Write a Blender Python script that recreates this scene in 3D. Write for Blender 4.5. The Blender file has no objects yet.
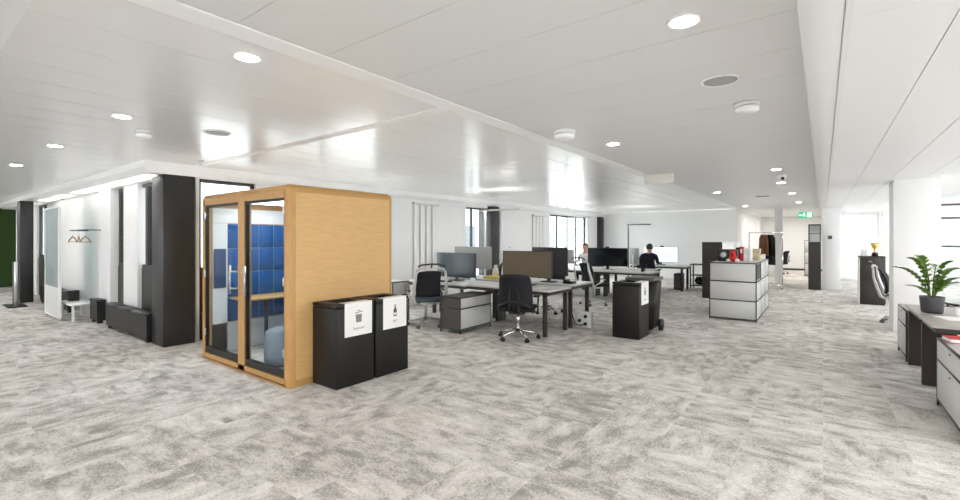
import bpy, bmesh, math, random
from mathutils import Vector, Matrix
random.seed(7)
PI = math.pi
scn = bpy.context.scene
COL = scn.collection

# ------------------------------------------------------------------ camera
FPX, EYE, HOR = 453.6, 1.55, 239.0
YAW = math.atan(343 / 453.6)
cd = bpy.data.cameras.new('camera')
cam = bpy.data.objects.new('camera', cd); COL.objects.link(cam)
cam.location = (0, 0, EYE); cam.rotation_euler = (PI / 2, 0, YAW)
cd.sensor_width = 36; cd.lens = FPX / 960 * 36; cd.shift_y = -(250 - HOR) / 960
cd.clip_start = .05; cd.clip_end = 200
scn.camera = cam

# ------------------------------------------------------------------ materials
def mat(name, col, rough=.5, metal=0, spec=.5, var=.04, scale=14, bump=0, bscale=180, emit=None, estr=0, coat=0, stretch=None, col2=None):
    m = bpy.data.materials.new(name); m.use_nodes = True
    nt = m.node_tree; n = nt.nodes; L = nt.links
    b = n['Principled BSDF']
    b.inputs['Roughness'].default_value = rough; b.inputs['Metallic'].default_value = metal
    b.inputs['Specular IOR Level'].default_value = spec; b.inputs['Coat Weight'].default_value = coat
    tc = n.new('ShaderNodeTexCoord'); src = tc.outputs['Object']
    if stretch:
        mp = n.new('ShaderNodeMapping'); mp.inputs['Scale'].default_value = stretch
        L.new(src, mp.inputs['Vector']); src = mp.outputs['Vector']
    nz = n.new('ShaderNodeTexNoise'); nz.inputs['Scale'].default_value = scale; nz.inputs['Detail'].default_value = 4
    L.new(src, nz.inputs['Vector'])
    mx = n.new('ShaderNodeMix'); mx.data_type = 'RGBA'
    c = Vector(col)
    a = tuple(max(0, x * (1 - var)) for x in c); d = tuple(min(1, x * (1 + var)) for x in (col2 or c))
    mx.inputs[6].default_value = (*a, 1); mx.inputs[7].default_value = (*d, 1)
    L.new(nz.outputs['Fac'], mx.inputs[0]); L.new(mx.outputs[2], b.inputs['Base Color'])
    if bump:
        n2 = n.new('ShaderNodeTexNoise'); n2.inputs['Scale'].default_value = bscale; L.new(src, n2.inputs['Vector'])
        bp = n.new('ShaderNodeBump'); bp.inputs['Strength'].default_value = bump; bp.inputs['Distance'].default_value = .004
        L.new(n2.outputs['Fac'], bp.inputs['Height']); L.new(bp.outputs['Normal'], b.inputs['Normal'])
    if emit:
        b.inputs['Emission Color'].default_value = (*emit, 1); b.inputs['Emission Strength'].default_value = estr
    return m

def glass_mat(name, tint=(.93, .97, .97), refl=.09, rough=.0, frost=0):
    """thin pane: mostly transparent with a mirror-like part by angle; frost adds a diffuse translucent share"""
    m = bpy.data.materials.new(name); m.use_nodes = True
    nt = m.node_tree; n = nt.nodes; L = nt.links
    for x in list(n):
        if x.type == 'BSDF_PRINCIPLED': n.remove(x)
    out = [x for x in n if x.type == 'OUTPUT_MATERIAL'][0]
    tr = n.new('ShaderNodeBsdfTransparent'); tr.inputs['Color'].default_value = (*tint, 1)
    gl = n.new('ShaderNodeBsdfGlossy'); gl.inputs['Roughness'].default_value = rough
    ge = n.new('ShaderNodeNewGeometry'); dp = n.new('ShaderNodeVectorMath'); dp.operation = 'DOT_PRODUCT'
    L.new(ge.outputs['Incoming'], dp.inputs[0]); L.new(ge.outputs['Normal'], dp.inputs[1])
    ab = n.new('ShaderNodeMath'); ab.operation = 'ABSOLUTE'; L.new(dp.outputs['Value'], ab.inputs[0])
    sb = n.new('ShaderNodeMath'); sb.operation = 'SUBTRACT'; sb.inputs[0].default_value = 1; L.new(ab.outputs[0], sb.inputs[1])
    pw = n.new('ShaderNodeMath'); pw.operation = 'POWER'; pw.inputs[1].default_value = 5; L.new(sb.outputs[0], pw.inputs[0])
    ad = n.new('ShaderNodeMath'); ad.operation = 'MULTIPLY_ADD'; ad.inputs[1].default_value = .5; ad.inputs[2].default_value = refl; ad.use_clamp = True
    L.new(pw.outputs[0], ad.inputs[0])
    mx = n.new('ShaderNodeMixShader'); L.new(ad.outputs[0], mx.inputs[0]); L.new(tr.outputs[0], mx.inputs[1]); L.new(gl.outputs[0], mx.inputs[2])
    last = mx.outputs[0]
    if frost:
        df = n.new('ShaderNodeBsdfTranslucent'); df.inputs['Color'].default_value = (.9, .92, .92, 1)
        d2 = n.new('ShaderNodeBsdfDiffuse'); d2.inputs['Color'].default_value = (.86, .88, .88, 1)
        m2 = n.new('ShaderNodeMixShader'); m2.inputs[0].default_value = .5; L.new(df.outputs[0], m2.inputs[1]); L.new(d2.outputs[0], m2.inputs[2])
        nz = n.new('ShaderNodeTexNoise'); nz.inputs['Scale'].default_value = 3
        mm = n.new('ShaderNodeMath'); mm.operation = 'MULTIPLY_ADD'; mm.inputs[1].default_value = .05; mm.inputs[2].default_value = frost
        L.new(nz.outputs['Fac'], mm.inputs[0])
        m3 = n.new('ShaderNodeMixShader'); L.new(mm.outputs[0], m3.inputs[0]); L.new(last, m3.inputs[1]); L.new(m2.outputs[0], m3.inputs[2]); last = m3.outputs[0]
    L.new(last, out.inputs['Surface'])
    return m

def carpet_mat():
    m = bpy.data.materials.new('carpet_tiles'); m.use_nodes = True
    nt = m.node_tree; n = nt.nodes; L = nt.links; b = n['Principled BSDF']
    b.inputs['Roughness'].default_value = .95; b.inputs['Specular IOR Level'].default_value = .1
    def M(op, a, bb=None, c=None):
        x = n.new('ShaderNodeMath'); x.operation = op
        for i, v in enumerate((a, bb, c)):
            if v is None: continue
            if isinstance(v, (int, float)): x.inputs[i].default_value = v
            else: L.new(v, x.inputs[i])
        return x.outputs[0]
    g = n.new('ShaderNodeNewGeometry'); sp = n.new('ShaderNodeSeparateXYZ'); L.new(g.outputs['Position'], sp.inputs[0])
    T = .5
    col = M('FLOOR', M('DIVIDE', sp.outputs[0], T))
    odd = M('MODULO', M('ABSOLUTE', col), 2.0)
    yy = M('ADD', M('DIVIDE', sp.outputs[1], T), M('MULTIPLY', odd, .5))
    row = M('FLOOR', yy)
    cb = n.new('ShaderNodeCombineXYZ'); L.new(col, cb.inputs[0]); L.new(row, cb.inputs[1])
    wn = n.new('ShaderNodeTexWhiteNoise'); L.new(cb.outputs[0], wn.inputs['Vector'])
    off = n.new('ShaderNodeVectorMath'); off.operation = 'MULTIPLY_ADD'; L.new(wn.outputs['Color'], off.inputs[0]); off.inputs[1].default_value = (31, 31, 31); L.new(g.outputs['Position'], off.inputs[2])
    def streak(sc):
        mp = n.new('ShaderNodeMapping'); mp.inputs['Scale'].default_value = sc; L.new(off.outputs[0], mp.inputs['Vector'])
        z = n.new('ShaderNodeTexNoise'); z.inputs['Scale'].default_value = 1; z.inputs['Detail'].default_value = 6; z.inputs['Roughness'].default_value = .66
        L.new(mp.outputs[0], z.inputs['Vector']); return z.outputs['Fac']
    sa, sb = streak((3.6, 7.4, 1)), streak((7.4, 3.6, 1))
    pick = M('GREATER_THAN', wn.outputs['Value'], .42)
    st = M('ADD', M('MULTIPLY', sa, pick), M('MULTIPLY', sb, M('SUBTRACT', 1.0, pick)))
    st = M('MULTIPLY_ADD', st, .95, .02)
    big = n.new('ShaderNodeTexNoise'); big.inputs['Scale'].default_value = .9; big.inputs['Detail'].default_value = 3; L.new(g.outputs['Position'], big.inputs['Vector'])
    st = M('ADD', st, M('MULTIPLY', M('SUBTRACT', big.outputs['Fac'], .5), .34))
    fine = n.new('ShaderNodeTexNoise'); fine.inputs['Scale'].default_value = 55; fine.inputs['Detail'].default_value = 5; fine.inputs['Roughness'].default_value = .8; L.new(g.outputs['Position'], fine.inputs['Vector'])
    st = M('ADD', st, M('MULTIPLY', M('SUBTRACT', fine.outputs['Fac'], .5), .85))
    rp = n.new('ShaderNodeValToRGB'); L.new(st, rp.inputs[0])
    e = rp.color_ramp.elements
    e[0].position = .28; e[0].color = (.84, .81, .775, 1)
    e[1].position = .80; e[1].color = (.25, .23, .213, 1)
    k = e.new(.52); k.color = (.58, .55, .515, 1)
    k = e.new(.60); k.color = (.40, .376, .35, 1)
    # a hairline of lighter pile along tile joints
    fx = M('ABSOLUTE', M('SUBTRACT', M('FRACT', M('DIVIDE', sp.outputs[0], T)), .5)); fy = M('ABSOLUTE', M('SUBTRACT', M('FRACT', yy), .5))
    seam = M('GREATER_THAN', M('MAXIMUM', fx, fy), .494)
    mx = n.new('ShaderNodeMix'); mx.data_type = 'RGBA'; L.new(M('MULTIPLY', seam, .35), mx.inputs[0]); L.new(rp.outputs[0], mx.inputs[6]); mx.inputs[7].default_value = (.66, .64, .61, 1)
    L.new(mx.outputs[2], b.inputs['Base Color'])
    bp = n.new('ShaderNodeBump'); bp.inputs['Strength'].default_value = .5; bp.inputs['Distance'].default_value = .006
    L.new(fine.outputs['Fac'], bp.inputs['Height']); L.new(bp.outputs['Normal'], b.inputs['Normal'])
    return m

def perforated_mat():
    m = mat('perforated_panel', (.72, .72, .715), .42, 0, .5, .01)
    nt = m.node_tree; n = nt.nodes; L = nt.links; b = n['Principled BSDF']
    tc = n.new('ShaderNodeTexCoord'); v = n.new('ShaderNodeTexVoronoi'); v.inputs['Scale'].default_value = 130; v.inputs['Randomness'].default_value = 0
    L.new(tc.outputs['Object'], v.inputs['Vector'])
    r = n.new('ShaderNodeValToRGB'); L.new(v.outputs['Distance'], r.inputs[0])
    r.color_ramp.elements[0].position = .22; r.color_ramp.elements[0].color = (.54, .54, .54, 1)
    r.color_ramp.elements[1].position = .34; r.color_ramp.elements[1].color = (.74, .74, .735, 1)
    L.new(r.outputs[0], b.inputs['Base Color'])
    return m

M_ = dict(
    carpet=carpet_mat(),
    wall=mat('wall_paint', (.86, .86, .855), .6, 0, .35, .012, 3),
    plank=mat('ceiling_plank', (.90, .90, .895), .23, 0, .6, .01, 2, .04, 9),
    perf=perforated_mat(),
    ceilr=mat('ceiling_panel', (.86, .86, .86), .4, 0, .45, .01, 2),
    strip=mat('strip_paint', (.92, .92, .92), .45, 0, .4, .01),
    beam=mat('beam_paint', (.76, .76, .755), .5, 0, .4, .01),
    darkcol=mat('dark_steel', (.026, .025, .026), .42, .2, .5, .12, 3),
    black=mat('black_plastic', (.011, .0107, .011), .45, 0, .4, .15, 20),
    blackm=mat('black_metal', (.018, .018, .019), .38, .3, .5, .12, 10),
    binm=mat('bin_plastic', (.011, .0098, .0092), .45, 0, .3, .12, 6, .08, 240),
    oak=mat('oak_veneer', (.58, .35, .13), .45, 0, .4, .10, 5, .05, 30, stretch=(3, 1.2, 9), col2=(.63, .40, .163)),
    oakd=mat('oak_edge', (.44, .235, .075), .42, 0, .4, .15, 6, .05, 30, stretch=(9, 9, 1.2), col2=(.51, .295, .105)),
    felt=mat('blue_felt', (.001, .072, .25), .95, 0, .03, .14, 60, .3, 300),
    feltl=mat('pouf_fabric', (.26, .30, .36), .9, 0, .1, .1, 60, .3, 300),
    cushion=mat('navy_cushion', (.010, .042, .13), .85, 0, .15, .14, 60, .3, 300),
    paleblue=mat('pale_blue', (.30, .42, .55), .7),
    steel=mat('brushed_steel', (.62, .62, .61), .28, 1, .5, .06, 30, stretch=(1, 1, 20)),
    chrome=mat('chrome', (.75, .75, .75), .14, 1, .5, .02),
    silver=mat('silver_plastic', (.62, .62, .60), .35, .35, .5, .03),
    mesh=mat('chair_mesh', (.014, .014, .018), .7, 0, .3, .3, 220, .3, 400),
    seatf=mat('seat_fabric', (.014, .014, .017), .85, 0, .2, .2, 80, .2, 300),
    blueseat=mat('blue_grey_fabric', (.10, .13, .17), .85, 0, .2, .2, 80, .2, 300),
    desk=mat('desk_laminate', (.60, .595, .58), .38, 0, .5, .03, 8),
    desk2=mat('grey_laminate', (.38, .355, .33), .4, 0, .5, .04, 8),
    desksteel=mat('desk_leg_steel', (.055, .050, .047), .45, .4, .5, .1, 8),
    legbrown=mat('dark_brown_leg', (.030, .020, .018), .45, 0, .4, .12, 8),
    usmw=mat('light_grey_panel', (.60, .60, .585), .4, 0, .45, .015, 3),
    usmg=mat('graphite_panel', (.085, .083, .086), .45, 0, .45, .04, 5),
    usmf=mat('graphite_frame', (.045, .043, .043), .4, .2, .5, .06, 5),
    darkcab=mat('dark_brown_panel', (.036, .031, .029), .45, 0, .4, .12, 5, stretch=(1, 1, 6)),
    screen=mat('screen_off', (.006, .007, .009), .13, 0, .6, .1, 3),
    screenb=mat('screen_slate', (.02, .032, .042), .16, 0, .6, .1, 3),
    monback=mat('monitor_back', (.035, .035, .037), .45, 0, .4, .05, 6),
    monsilver=mat('monitor_back_grey', (.36, .36, .355), .4, 0, .4, .04, 6),
    monreflect=mat('screen_reflection', (.135, .112, .085), .22, 0, .6, .1, 3),  # switched-off screen, its warm reflection painted into the base colour
    paper=mat('paper', (.82, .81, .79), .7, 0, .2, .02),
    ink=mat('grey_ink', (.20, .20, .20), .7), inkd=mat('dark_ink', (.07, .07, .07), .7),
    white=mat('white_lacquer', (.82, .82, .82), .35, 0, .45, .012),
    whiteg=mat('white_plastic', (.72, .72, .71), .45, 0, .4, .02),
    green=mat('green_wall', (.030, .062, .012), .7, 0, .3, .25, 8),
    red=mat('red_card', (.50, .012, .012), .5, 0, .4, .08),
    card=mat('cardboard', (.52, .43, .28), .8, 0, .2, .06, 20),
    yellow=mat('yellow_card', (.62, .48, .14), .7, 0, .2, .06),
    wood=mat('hanger_wood', (.42, .25, .12), .45, 0, .4, .15, 8),
    leaf=mat('leaf_green', (.045, .115, .018), .38, 0, .5, .35, 9, col2=(.15, .26, .03)),
    stem=mat('leaf_stem', (.10, .16, .04), .5, 0, .4, .15),
    pot=mat('dark_grey_pot', (.062, .060, .064), .55, 0, .4, .1, 12), soil=mat('soil', (.03, .02, .013), .95, 0, .1, .4, 60),
    gold=mat('gold', (.75, .50, .14), .28, .9, .5, .06),
    skin=mat('skin', (.56, .33, .23), .55, 0, .4, .06), navy=mat('navy_knit', (.013, .017, .036), .9, 0, .15, .15, 60),
    shirt=mat('white_shirt', (.74, .74, .75), .8, 0, .2, .03), trouser=mat('dark_trousers', (.02, .02, .026), .9, 0, .15, .1, 40),
    hair=mat('brown_hair', (.028, .017, .011), .6, 0, .3, .3, 60), shoe=mat('shoe', (.02, .017, .015), .4), lip=mat('lip', (.38, .14, .12), .5), eyew=mat('eye', (.05, .035, .03), .3),
    brown=mat('brown_jacket', (.14, .062, .034), .85, 0, .15, .15, 40), coat=mat('black_coat', (.016, .017, .021), .85, 0, .15, .15, 40),
    grille=mat('speaker_grille', (.38, .38, .385), .5, 0, .4, .1, 300),
    lens=mat('lamp_lens', (.9, .9, .9), .4, emit=(1, .97, .93), estr=60),
    panel_light=mat('light_panel', (.9, .9, .9), .4, emit=(1, .98, .95), estr=1.3),
    pod_light=mat('pod_light', (.9, .9, .9), .4, emit=(1, .98, .95), estr=3),
    exitg=mat('exit_green', (.03, .42, .17), .5, emit=(.10, .62, .34), estr=.32), exitw=mat('exit_white', (.9, .95, .9), .5, emit=(.85, 1, .92), estr=.6),
    docscreen=mat('screen_document', (.7, .72, .75), .4, emit=(.85, .92, 1), estr=.42),
    doctext=mat('screen_text', (.3, .36, .45), .4, emit=(.25, .32, .42), estr=.5),
    pane=glass_mat('window_glass', (.95, .98, .98), .03), podglass=glass_mat('pod_glass', (.93, .97, .98), .015),
    mirror=glass_mat('tinted_glass', (.55, .70, .72), .18, .02, .22), frosted=glass_mat('frosted_glass', (.95, .96, .96), .05, .08, .55),
    facade=mat('far_facade', (.42, .47, .52), .7, 0, .3, .06, 2),
    tan=mat('beige_panel', (.70, .67, .61), .5, 0, .4, .01),
    pink=mat('dried_flower', (.45, .30, .27), .8, 0, .2, .2),
)

# ------------------------------------------------------------------ mesh builder
class MB:
    def __init__(s): s.bm = bmesh.new(); s.mats = []
    def _mi(s, m):
        if m is None: return 0
        if m not in s.mats: s.mats.append(m)
        return s.mats.index(m)
    def _add(s, t, mtx=None, m=None, smooth=False):
        if mtx is not None: bmesh.ops.transform(t, matrix=mtx, verts=t.verts)
        me = bpy.data.meshes.new('tmp'); 
        i = s._mi(m)
        for f in t.faces: f.material_index = i; f.smooth = smooth
        t.to_mesh(me); t.free(); s.bm.from_mesh(me); bpy.data.meshes.remove(me)
        return s
    def box(s, x0, x1, y0, y1, z0, z1, bev=0, seg=2, m=None, mtx=None, smooth=None):
        t = bmesh.new(); bmesh.ops.create_cube(t, size=1)
        for v in t.verts: v.co = Vector((x0 + (v.co.x + .5) * (x1 - x0), y0 + (v.co.y + .5) * (y1 - y0), z0 + (v.co.z + .5) * (z1 - z0)))
        if bev: bmesh.ops.bevel(t, geom=list(t.edges), offset=bev, segments=seg, affect='EDGES', profile=.5)
        return s._add(t, mtx, m, bool(bev) if smooth is None else smooth)
    def cyl(s, p0, p1, r, r2=None, n=16, m=None, smooth=True):
        p0, p1 = Vector(p0), Vector(p1); d = p1 - p0
        t = bmesh.new(); bmesh.ops.create_cone(t, cap_ends=True, segments=n, radius1=r, radius2=r if r2 is None else r2, depth=d.length)
        q = d.to_track_quat('Z', 'Y').to_matrix().to_4x4()
        return s._add(t, Matrix.Translation((p0 + p1) / 2) @ q, m, smooth)
    def sphere(s, c, r, sc=(1, 1, 1), n=16, m=None):
        t = bmesh.new(); bmesh.ops.create_uvsphere(t, u_segments=n, v_segments=max(6, n // 2), radius=r)
        return s._add(t, Matrix.Translation(c) @ Matrix.Diagonal((*sc, 1)), m, True)
    def tube(s, pts, r, n=8, m=None, flat=None):
        """r: number or list. flat=(a,b): elliptical section scaled on the two normals"""
        pts = [Vector(p) for p in pts]; t = bmesh.new(); rings = []
        up = Vector((0, 0, 1)); prev = None
        for i, p in enumerate(pts):
            d = (pts[min(i + 1, len(pts) - 1)] - pts[max(i - 1, 0)]).normalized()
            a = prev if prev is not None else (up.cross(d) if abs(d.z) < .95 else Vector((1, 0, 0)))
            a = (a - d * a.dot(d)).normalized(); b = d.cross(a); prev = a
            rr = r[i] if isinstance(r, (list, tuple)) else r
            fa, fb = flat or (1, 1)
            rings.append([t.verts.new(p + a * (math.cos(2 * PI * k / n) * rr * fa) + b * (math.sin(2 * PI * k / n) * rr * fb)) for k in range(n)])
        for A, B in zip(rings, rings[1:]):
            for k in range(n): t.faces.new((A[k], A[(k + 1) % n], B[(k + 1) % n], B[k]))
        t.faces.new(rings[0][::-1]); t.faces.new(rings[-1])
        bmesh.ops.recalc_face_normals(t, faces=t.faces)
        return s._add(t, None, m, True)
    def lathe(s, prof, c=(0, 0, 0), n=24, m=None):
        t = bmesh.new(); rings = [[t.verts.new((max(r, 1e-4) * math.cos(2 * PI * k / n), max(r, 1e-4) * math.sin(2 * PI * k / n), z)) for k in range(n)] for r, z in prof]
        hoop = abs(prof[0][0] - prof[-1][0]) < 1e-6 and prof[0][0] > 1e-3 and len(prof) > 3
        for A, B in zip(rings, rings[1:] + (rings[:1] if hoop else [])):
            for k in range(n): t.faces.new((A[k], A[(k + 1) % n], B[(k + 1) % n], B[k]))
        if not hoop and prof[0][0] > 1e-3 and abs(prof[0][1] - prof[-1][1]) > 1e-6: t.faces.new(rings[0][::-1])
        if not hoop and prof[-1][0] > 1e-3 and abs(prof[0][1] - prof[-1][1]) > 1e-6: t.faces.new(rings[-1])
        bmesh.ops.recalc_face_normals(t, faces=t.faces)
        return s._add(t, Matrix.Translation(c), m, True)
    def prism(s, poly, axis, a, b, m=None, smooth=False):
        """poly in the two other axes (x: y,z / y: x,z / z: x,y) pushed from a to b"""
        t = bmesh.new()
        def P(u, v, w): return {'x': (w, u, v), 'y': (u, w, v), 'z': (u, v, w)}[axis]
        A = [t.verts.new(P(u, v, a)) for u, v in poly]; B = [t.verts.new(P(u, v, b)) for u, v in poly]
        t.faces.new(A); t.faces.new(B[::-1])
        for k in range(len(poly)): t.faces.new((A[k], B[k], B[(k + 1) % len(poly)], A[(k + 1) % len(poly)]))
        bmesh.ops.recalc_face_normals(t, faces=t.faces)
        return s._add(t, None, m, smooth)
    def build(s, name, m, parent=None, loc=(0, 0, 0), rz=0):
        me = bpy.data.meshes.new(name); s.bm.to_mesh(me); s.bm.free()
        if s.mats:
            for x in s.mats: me.materials.append(M_[x])
        else: me.materials.append(M_[m] if isinstance(m, str) else m)
        o = bpy.data.objects.new(name, me); COL.objects.link(o); o.location = loc; o.rotation_euler = (0, 0, rz)
        if parent: o.parent = parent
        return o

def B(*a, **k): return MB().box(*a, **k)
def tag(o, label, cat, group=None, kind=None):
    if label: o['label'] = label
    if cat: o['category'] = cat
    if group: o['group'] = group
    if kind: o['kind'] = kind
    return o
def thing(name, label, cat, loc=(0, 0, 0), rz=0, group=None):
    o = bpy.data.objects.new(name, None); COL.objects.link(o); o.location = loc; o.rotation_euler = (0, 0, rz)
    o.empty_display_size = .1
    return tag(o, label, cat, group)
def struct(o): o['kind'] = 'structure'; return o
def part_label(o, t): o['label'] = t; return o
def dup(root, label, loc, rz=0, group=None):
    r = root.copy(); COL.objects.link(r); r.location = loc; r.rotation_euler = (0, 0, rz); r['label'] = label
    if group: r['group'] = group
    for ch in list(root.children):
        c = ch.copy(); COL.objects.link(c); c.parent = r
        for g in list(ch.children):
            d = g.copy(); COL.objects.link(d); d.parent = c
    return r
def area_light(name, loc, size, power, col=(1, .96, .9), parent=None, spread=PI):
    l = bpy.data.lights.new(name, 'AREA'); l.shape = 'DISK'; l.size = size; l.energy = power; l.color = col; l.spread = spread
    o = bpy.data.objects.new(name, l); COL.objects.link(o); o.location = loc
    if parent: o.parent = parent
    return o

ZC, ZR, ZB = 2.65, 2.53, 2.48      # left ceiling, right ceiling, bulkhead underside
YEND, YA = 18.75, 27.4              # far wall of the desk area, end of the aisle
XA, YB = -7.62, 2.72               # courtyard facades

# ================================================================== setting
struct(B(-21, 5, -6, 30, -.1, 0).build('floor', 'carpet'))
# left ceiling: lacquered planks running along the room
def plank_field(x1, x0, y0, y1, w, gap=.006):
    mb = MB(); x = x1
    while x - w > x0 - .001:
        mb.box(x - w + gap / 2, x - gap / 2, y0, y1, ZC, ZC + .03); x -= w
    mb.box(x0, x1, y0, y1, ZC + .035, ZC + .06)
    return mb
struct(plank_field(-2.556, -21, .42, 2.83, .455).build('ceiling', 'plank'))
cy = [2.95, 5.62, 8.4, 11.2, 14.0, YEND]
for a, b in zip(cy, cy[1:]):
    struct(plank_field(-2.55, -7.65, a + .004, b - .004, .455).build('ceiling', 'plank'))
struct(B(-21, -2.55, -6, .40, ZC - .06, ZC + .06).build('ceiling', 'beam'))
struct(B(-2.55, -2.39, -6, YA, ZC - .004, ZC + .06).build('trim_1', 'strip'))
struct(B(-7.65, -2.55, 2.835, 2.945, ZC - .003, ZC + .06).build('trim_2', 'strip'))
mb = MB(); y = 1.1 - .515 * 14
while y < YA:
    mb.box(-2.383, -.09, y + .002, y + .513, ZC, ZC + .03); y += .515
mb.box(-2.388, -.09, -6, YA, ZC + .035, ZC + .06)
struct(mb.build('ceiling', 'perf'))
struct(B(-.087, .075, -6, YA, ZR, ZC + .06, .006).build('trim_3', 'beam'))
mb = MB(); xs = [.10] + [.465 + .412 * k for k in range(12)]; ys = [-6, .6, 2.6, 5.3, 7.3, 9.95, 12.6, 15.3, 18, 21.6, 25, 28.8]
for a, b in zip(xs, xs[1:]):
    for c, d in zip(ys, ys[1:]): mb.box(a + .0025, b - .0025, c + .0015, d - .0015, ZR, ZR + .03)
mb.box(.08, 5.1, -6, 28.8, ZR + .035, ZR + .18)
struct(mb.build('ceiling', 'ceilr'))
struct(B(.0765, .102, -6, 17.5, ZR - .003, ZR + .03).build('trim_4', 'white'))
# walls of the desk area and aisle
struct(B(-7.8, -2.6, YEND, YEND + .15, 0, ZC).build('wall_end', 'wall'))
struct(B(-2.75, -2.5, YEND + .16, YA, 0, ZC + .05).build('wall_aisle', 'wall'))
struct(B(-2.6, -2.5, YEND, YEND + .16, 0, ZC + .05).build('wall_aisle_corner', 'wall'))
struct(B(-2.75, .9, YA, YA + .15, 0, ZC + .1).build('wall_back', 'wall'))
struct(B(-.02, .42, 17.55, 17.95, 0, ZR + .02, .01).build('column', 'wall'))
struct(B(.30, .42, 17.97, YA, 0, ZR).build('wall_aisle_right', 'wall'))
struct(B(-2.6, .3, YA - .012, YA, 0, .09).build('baseboard_back', 'usmf'))
struct(B(-7.55, -2.6, YEND - .012, YEND, 0, .06).build('baseboard_end', 'white'))
struct(B(.93, 1.50, 10.18, 10.75, 0, ZR + .01, .012).build('column', 'wall'))
# bulkheads above both courtyard facades, chamfered along the lower edge
def bulk(axis, a, b):
    if axis == 'y':   # along the desk area, front face at X=-7.5
        return MB().prism([(-8.3, ZB), (-7.58, ZB), (-7.50, ZB + .06), (-7.50, ZC + .06), (-8.3, ZC + .06)], 'y', a, b)
    return MB().prism([(2.20, ZC + .06), (2.20, ZB + .08), (2.30, ZB), (3.3, ZB), (3.3, ZC + .06)], 'x', a, b)
struct(bulk('y', 3.302, YEND).build('ceiling_bulkhead', 'strip'))
struct(bulk('x', -21, -7.5).build('ceiling_bulkhead', 'strip'))
# facade along the desk area (faces +X): solid wall with three window openings and an unseen one added for daylight
W_A = [(2.95, 3.82, 1.06, ZB), (4.0, 6.55, .12, 2.10), (9.45, 11.15, .5, 2.42), (14.1, 17.3, .5, 2.42)]
mb = MB(); y = 2.9
for a, b, z0, z1 in W_A:
    if a > y: mb.box(XA - .2, XA, y, a, 0, ZB)
    if z0 < 1: mb.box(XA - .2, XA, a, b, 0, z0)
    if z1 < ZB: mb.box(XA - .2, XA, a, b, z1, ZB)
    y = b
mb.box(XA - .2, XA, y, YEND, 0, ZB)
struct(mb.build('wall_courtyard_long', 'wall'))
def window(n, axis, fixed, a, b, z0, z1, cols, fm='darkcol', t=.05, d=.06, panes=True):
    """frame in the plane X=fixed (axis 'y') or Y=fixed (axis 'x') with vertical members at cols"""
    mb = MB(); g = MB()
    def bx(q, u0, u1, w0, w1, dd):
        if axis == 'y': q.box(fixed - dd, fixed + dd, u0, u1, w0, w1)
        else: q.box(u0, u1, fixed - dd, fixed + dd, w0, w1)
    bx(mb, a, b, z0, z0 + t, d / 2); bx(mb, a, b, z1 - t, z1, d / 2)
    for c in [a + t / 2, b - t / 2] + list(cols): bx(mb, c - t / 2, c + t / 2, z0 + t, z1 - t, d / 2)
    o = struct(mb.build('window_%d' % n, fm))
    if panes:
        bx(g, a + t, b - t, z0 + t, z1 - t, .003); g.build('window_pane', 'pane', o)
    return o
window(1, 'y', XA - .10, 2.95, 3.82, 1.06, ZB, [])
struct(B(XA - .12, XA - .02, 2.92, 3.82, 0, 1.058).build('wall_parapet', 'darkcol'))
window(2, 'y', XA - .14, 4.0, 6.55, .12, 2.10, [5.2])  # unseen window added behind the pod to let daylight in
window(3, 'y', XA - .14, 9.45, 11.15, .5, 2.42, [9.85])
window(4, 'y', XA - .14, 14.1, 17.3, .5, 2.42, [14.9, 15.75, 16.5])
# facade along the entrance (faces -Y): white piers between narrow dark windows
for a, b, y in [(-16.1, -11.13, 2.62), (-11.13, -10.42, 2.54), (-9.88, -9.16, 2.60), (-21, -17.4, 2.62)]:
    struct(B(a, b, y, 2.77, 0, ZB).build('wall_courtyard_short', 'wall'))
def slot_window(n, a, b, bars):
    mb = MB(); y0, y1 = 2.67, 2.73
    mb.box(a, b, y0, y1, ZB - .06, ZB - .01); mb.box(a, b, y0, y1, 1.06, 1.12)
    for u, v in bars: mb.box(u, v, y0, y1, 1.12, ZB - .06)
    o = struct(mb.build('window_%d' % n, 'darkcol')); B(a, b, 2.698, 2.702, 1.12, ZB - .06).build('glass_pane', 'pane', o)
    struct(B(a, b, 2.66, 2.76, 0, 1.058).build('wall_parapet', 'darkcol'))
slot_window(5, -10.42, -9.88, [(-10.42, -10.32), (-10.24, -10.22), (-10.0, -9.88)])
slot_window(6, -9.16, -7.98, [(-9.02, -8.92), (-8.86, -8.84), (-8.4, -8.3), (-8.03, -7.98)])
slot_window(7, -17.4, -16.1, [(-17.4, -17.3), (-16.8, -16.7), (-16.2, -16.1)])
# dark columns at the corner and farther along
def column(x, y, w=.46):
    return struct(B(x - w, x, y, y + w * .9, 0, ZB, .012).build('column', 'darkcol'))
column(-7.49, 2.43); struct(B(-15.9, -15.5, 2.04, 2.28, 0, ZB, .012).build('column', 'darkcol')); column(-7.49, 10.43); column(-7.49, 18.28)
# walls that close the left end
struct(B(-20.6, -20.45, -6, 2.6, 0, ZC).build('wall_left', 'wall'))
struct(B(-20.44, -20.40, 1.2, 2.6, .05, ZC - .15).build('wall_left_green', 'green'))
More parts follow.
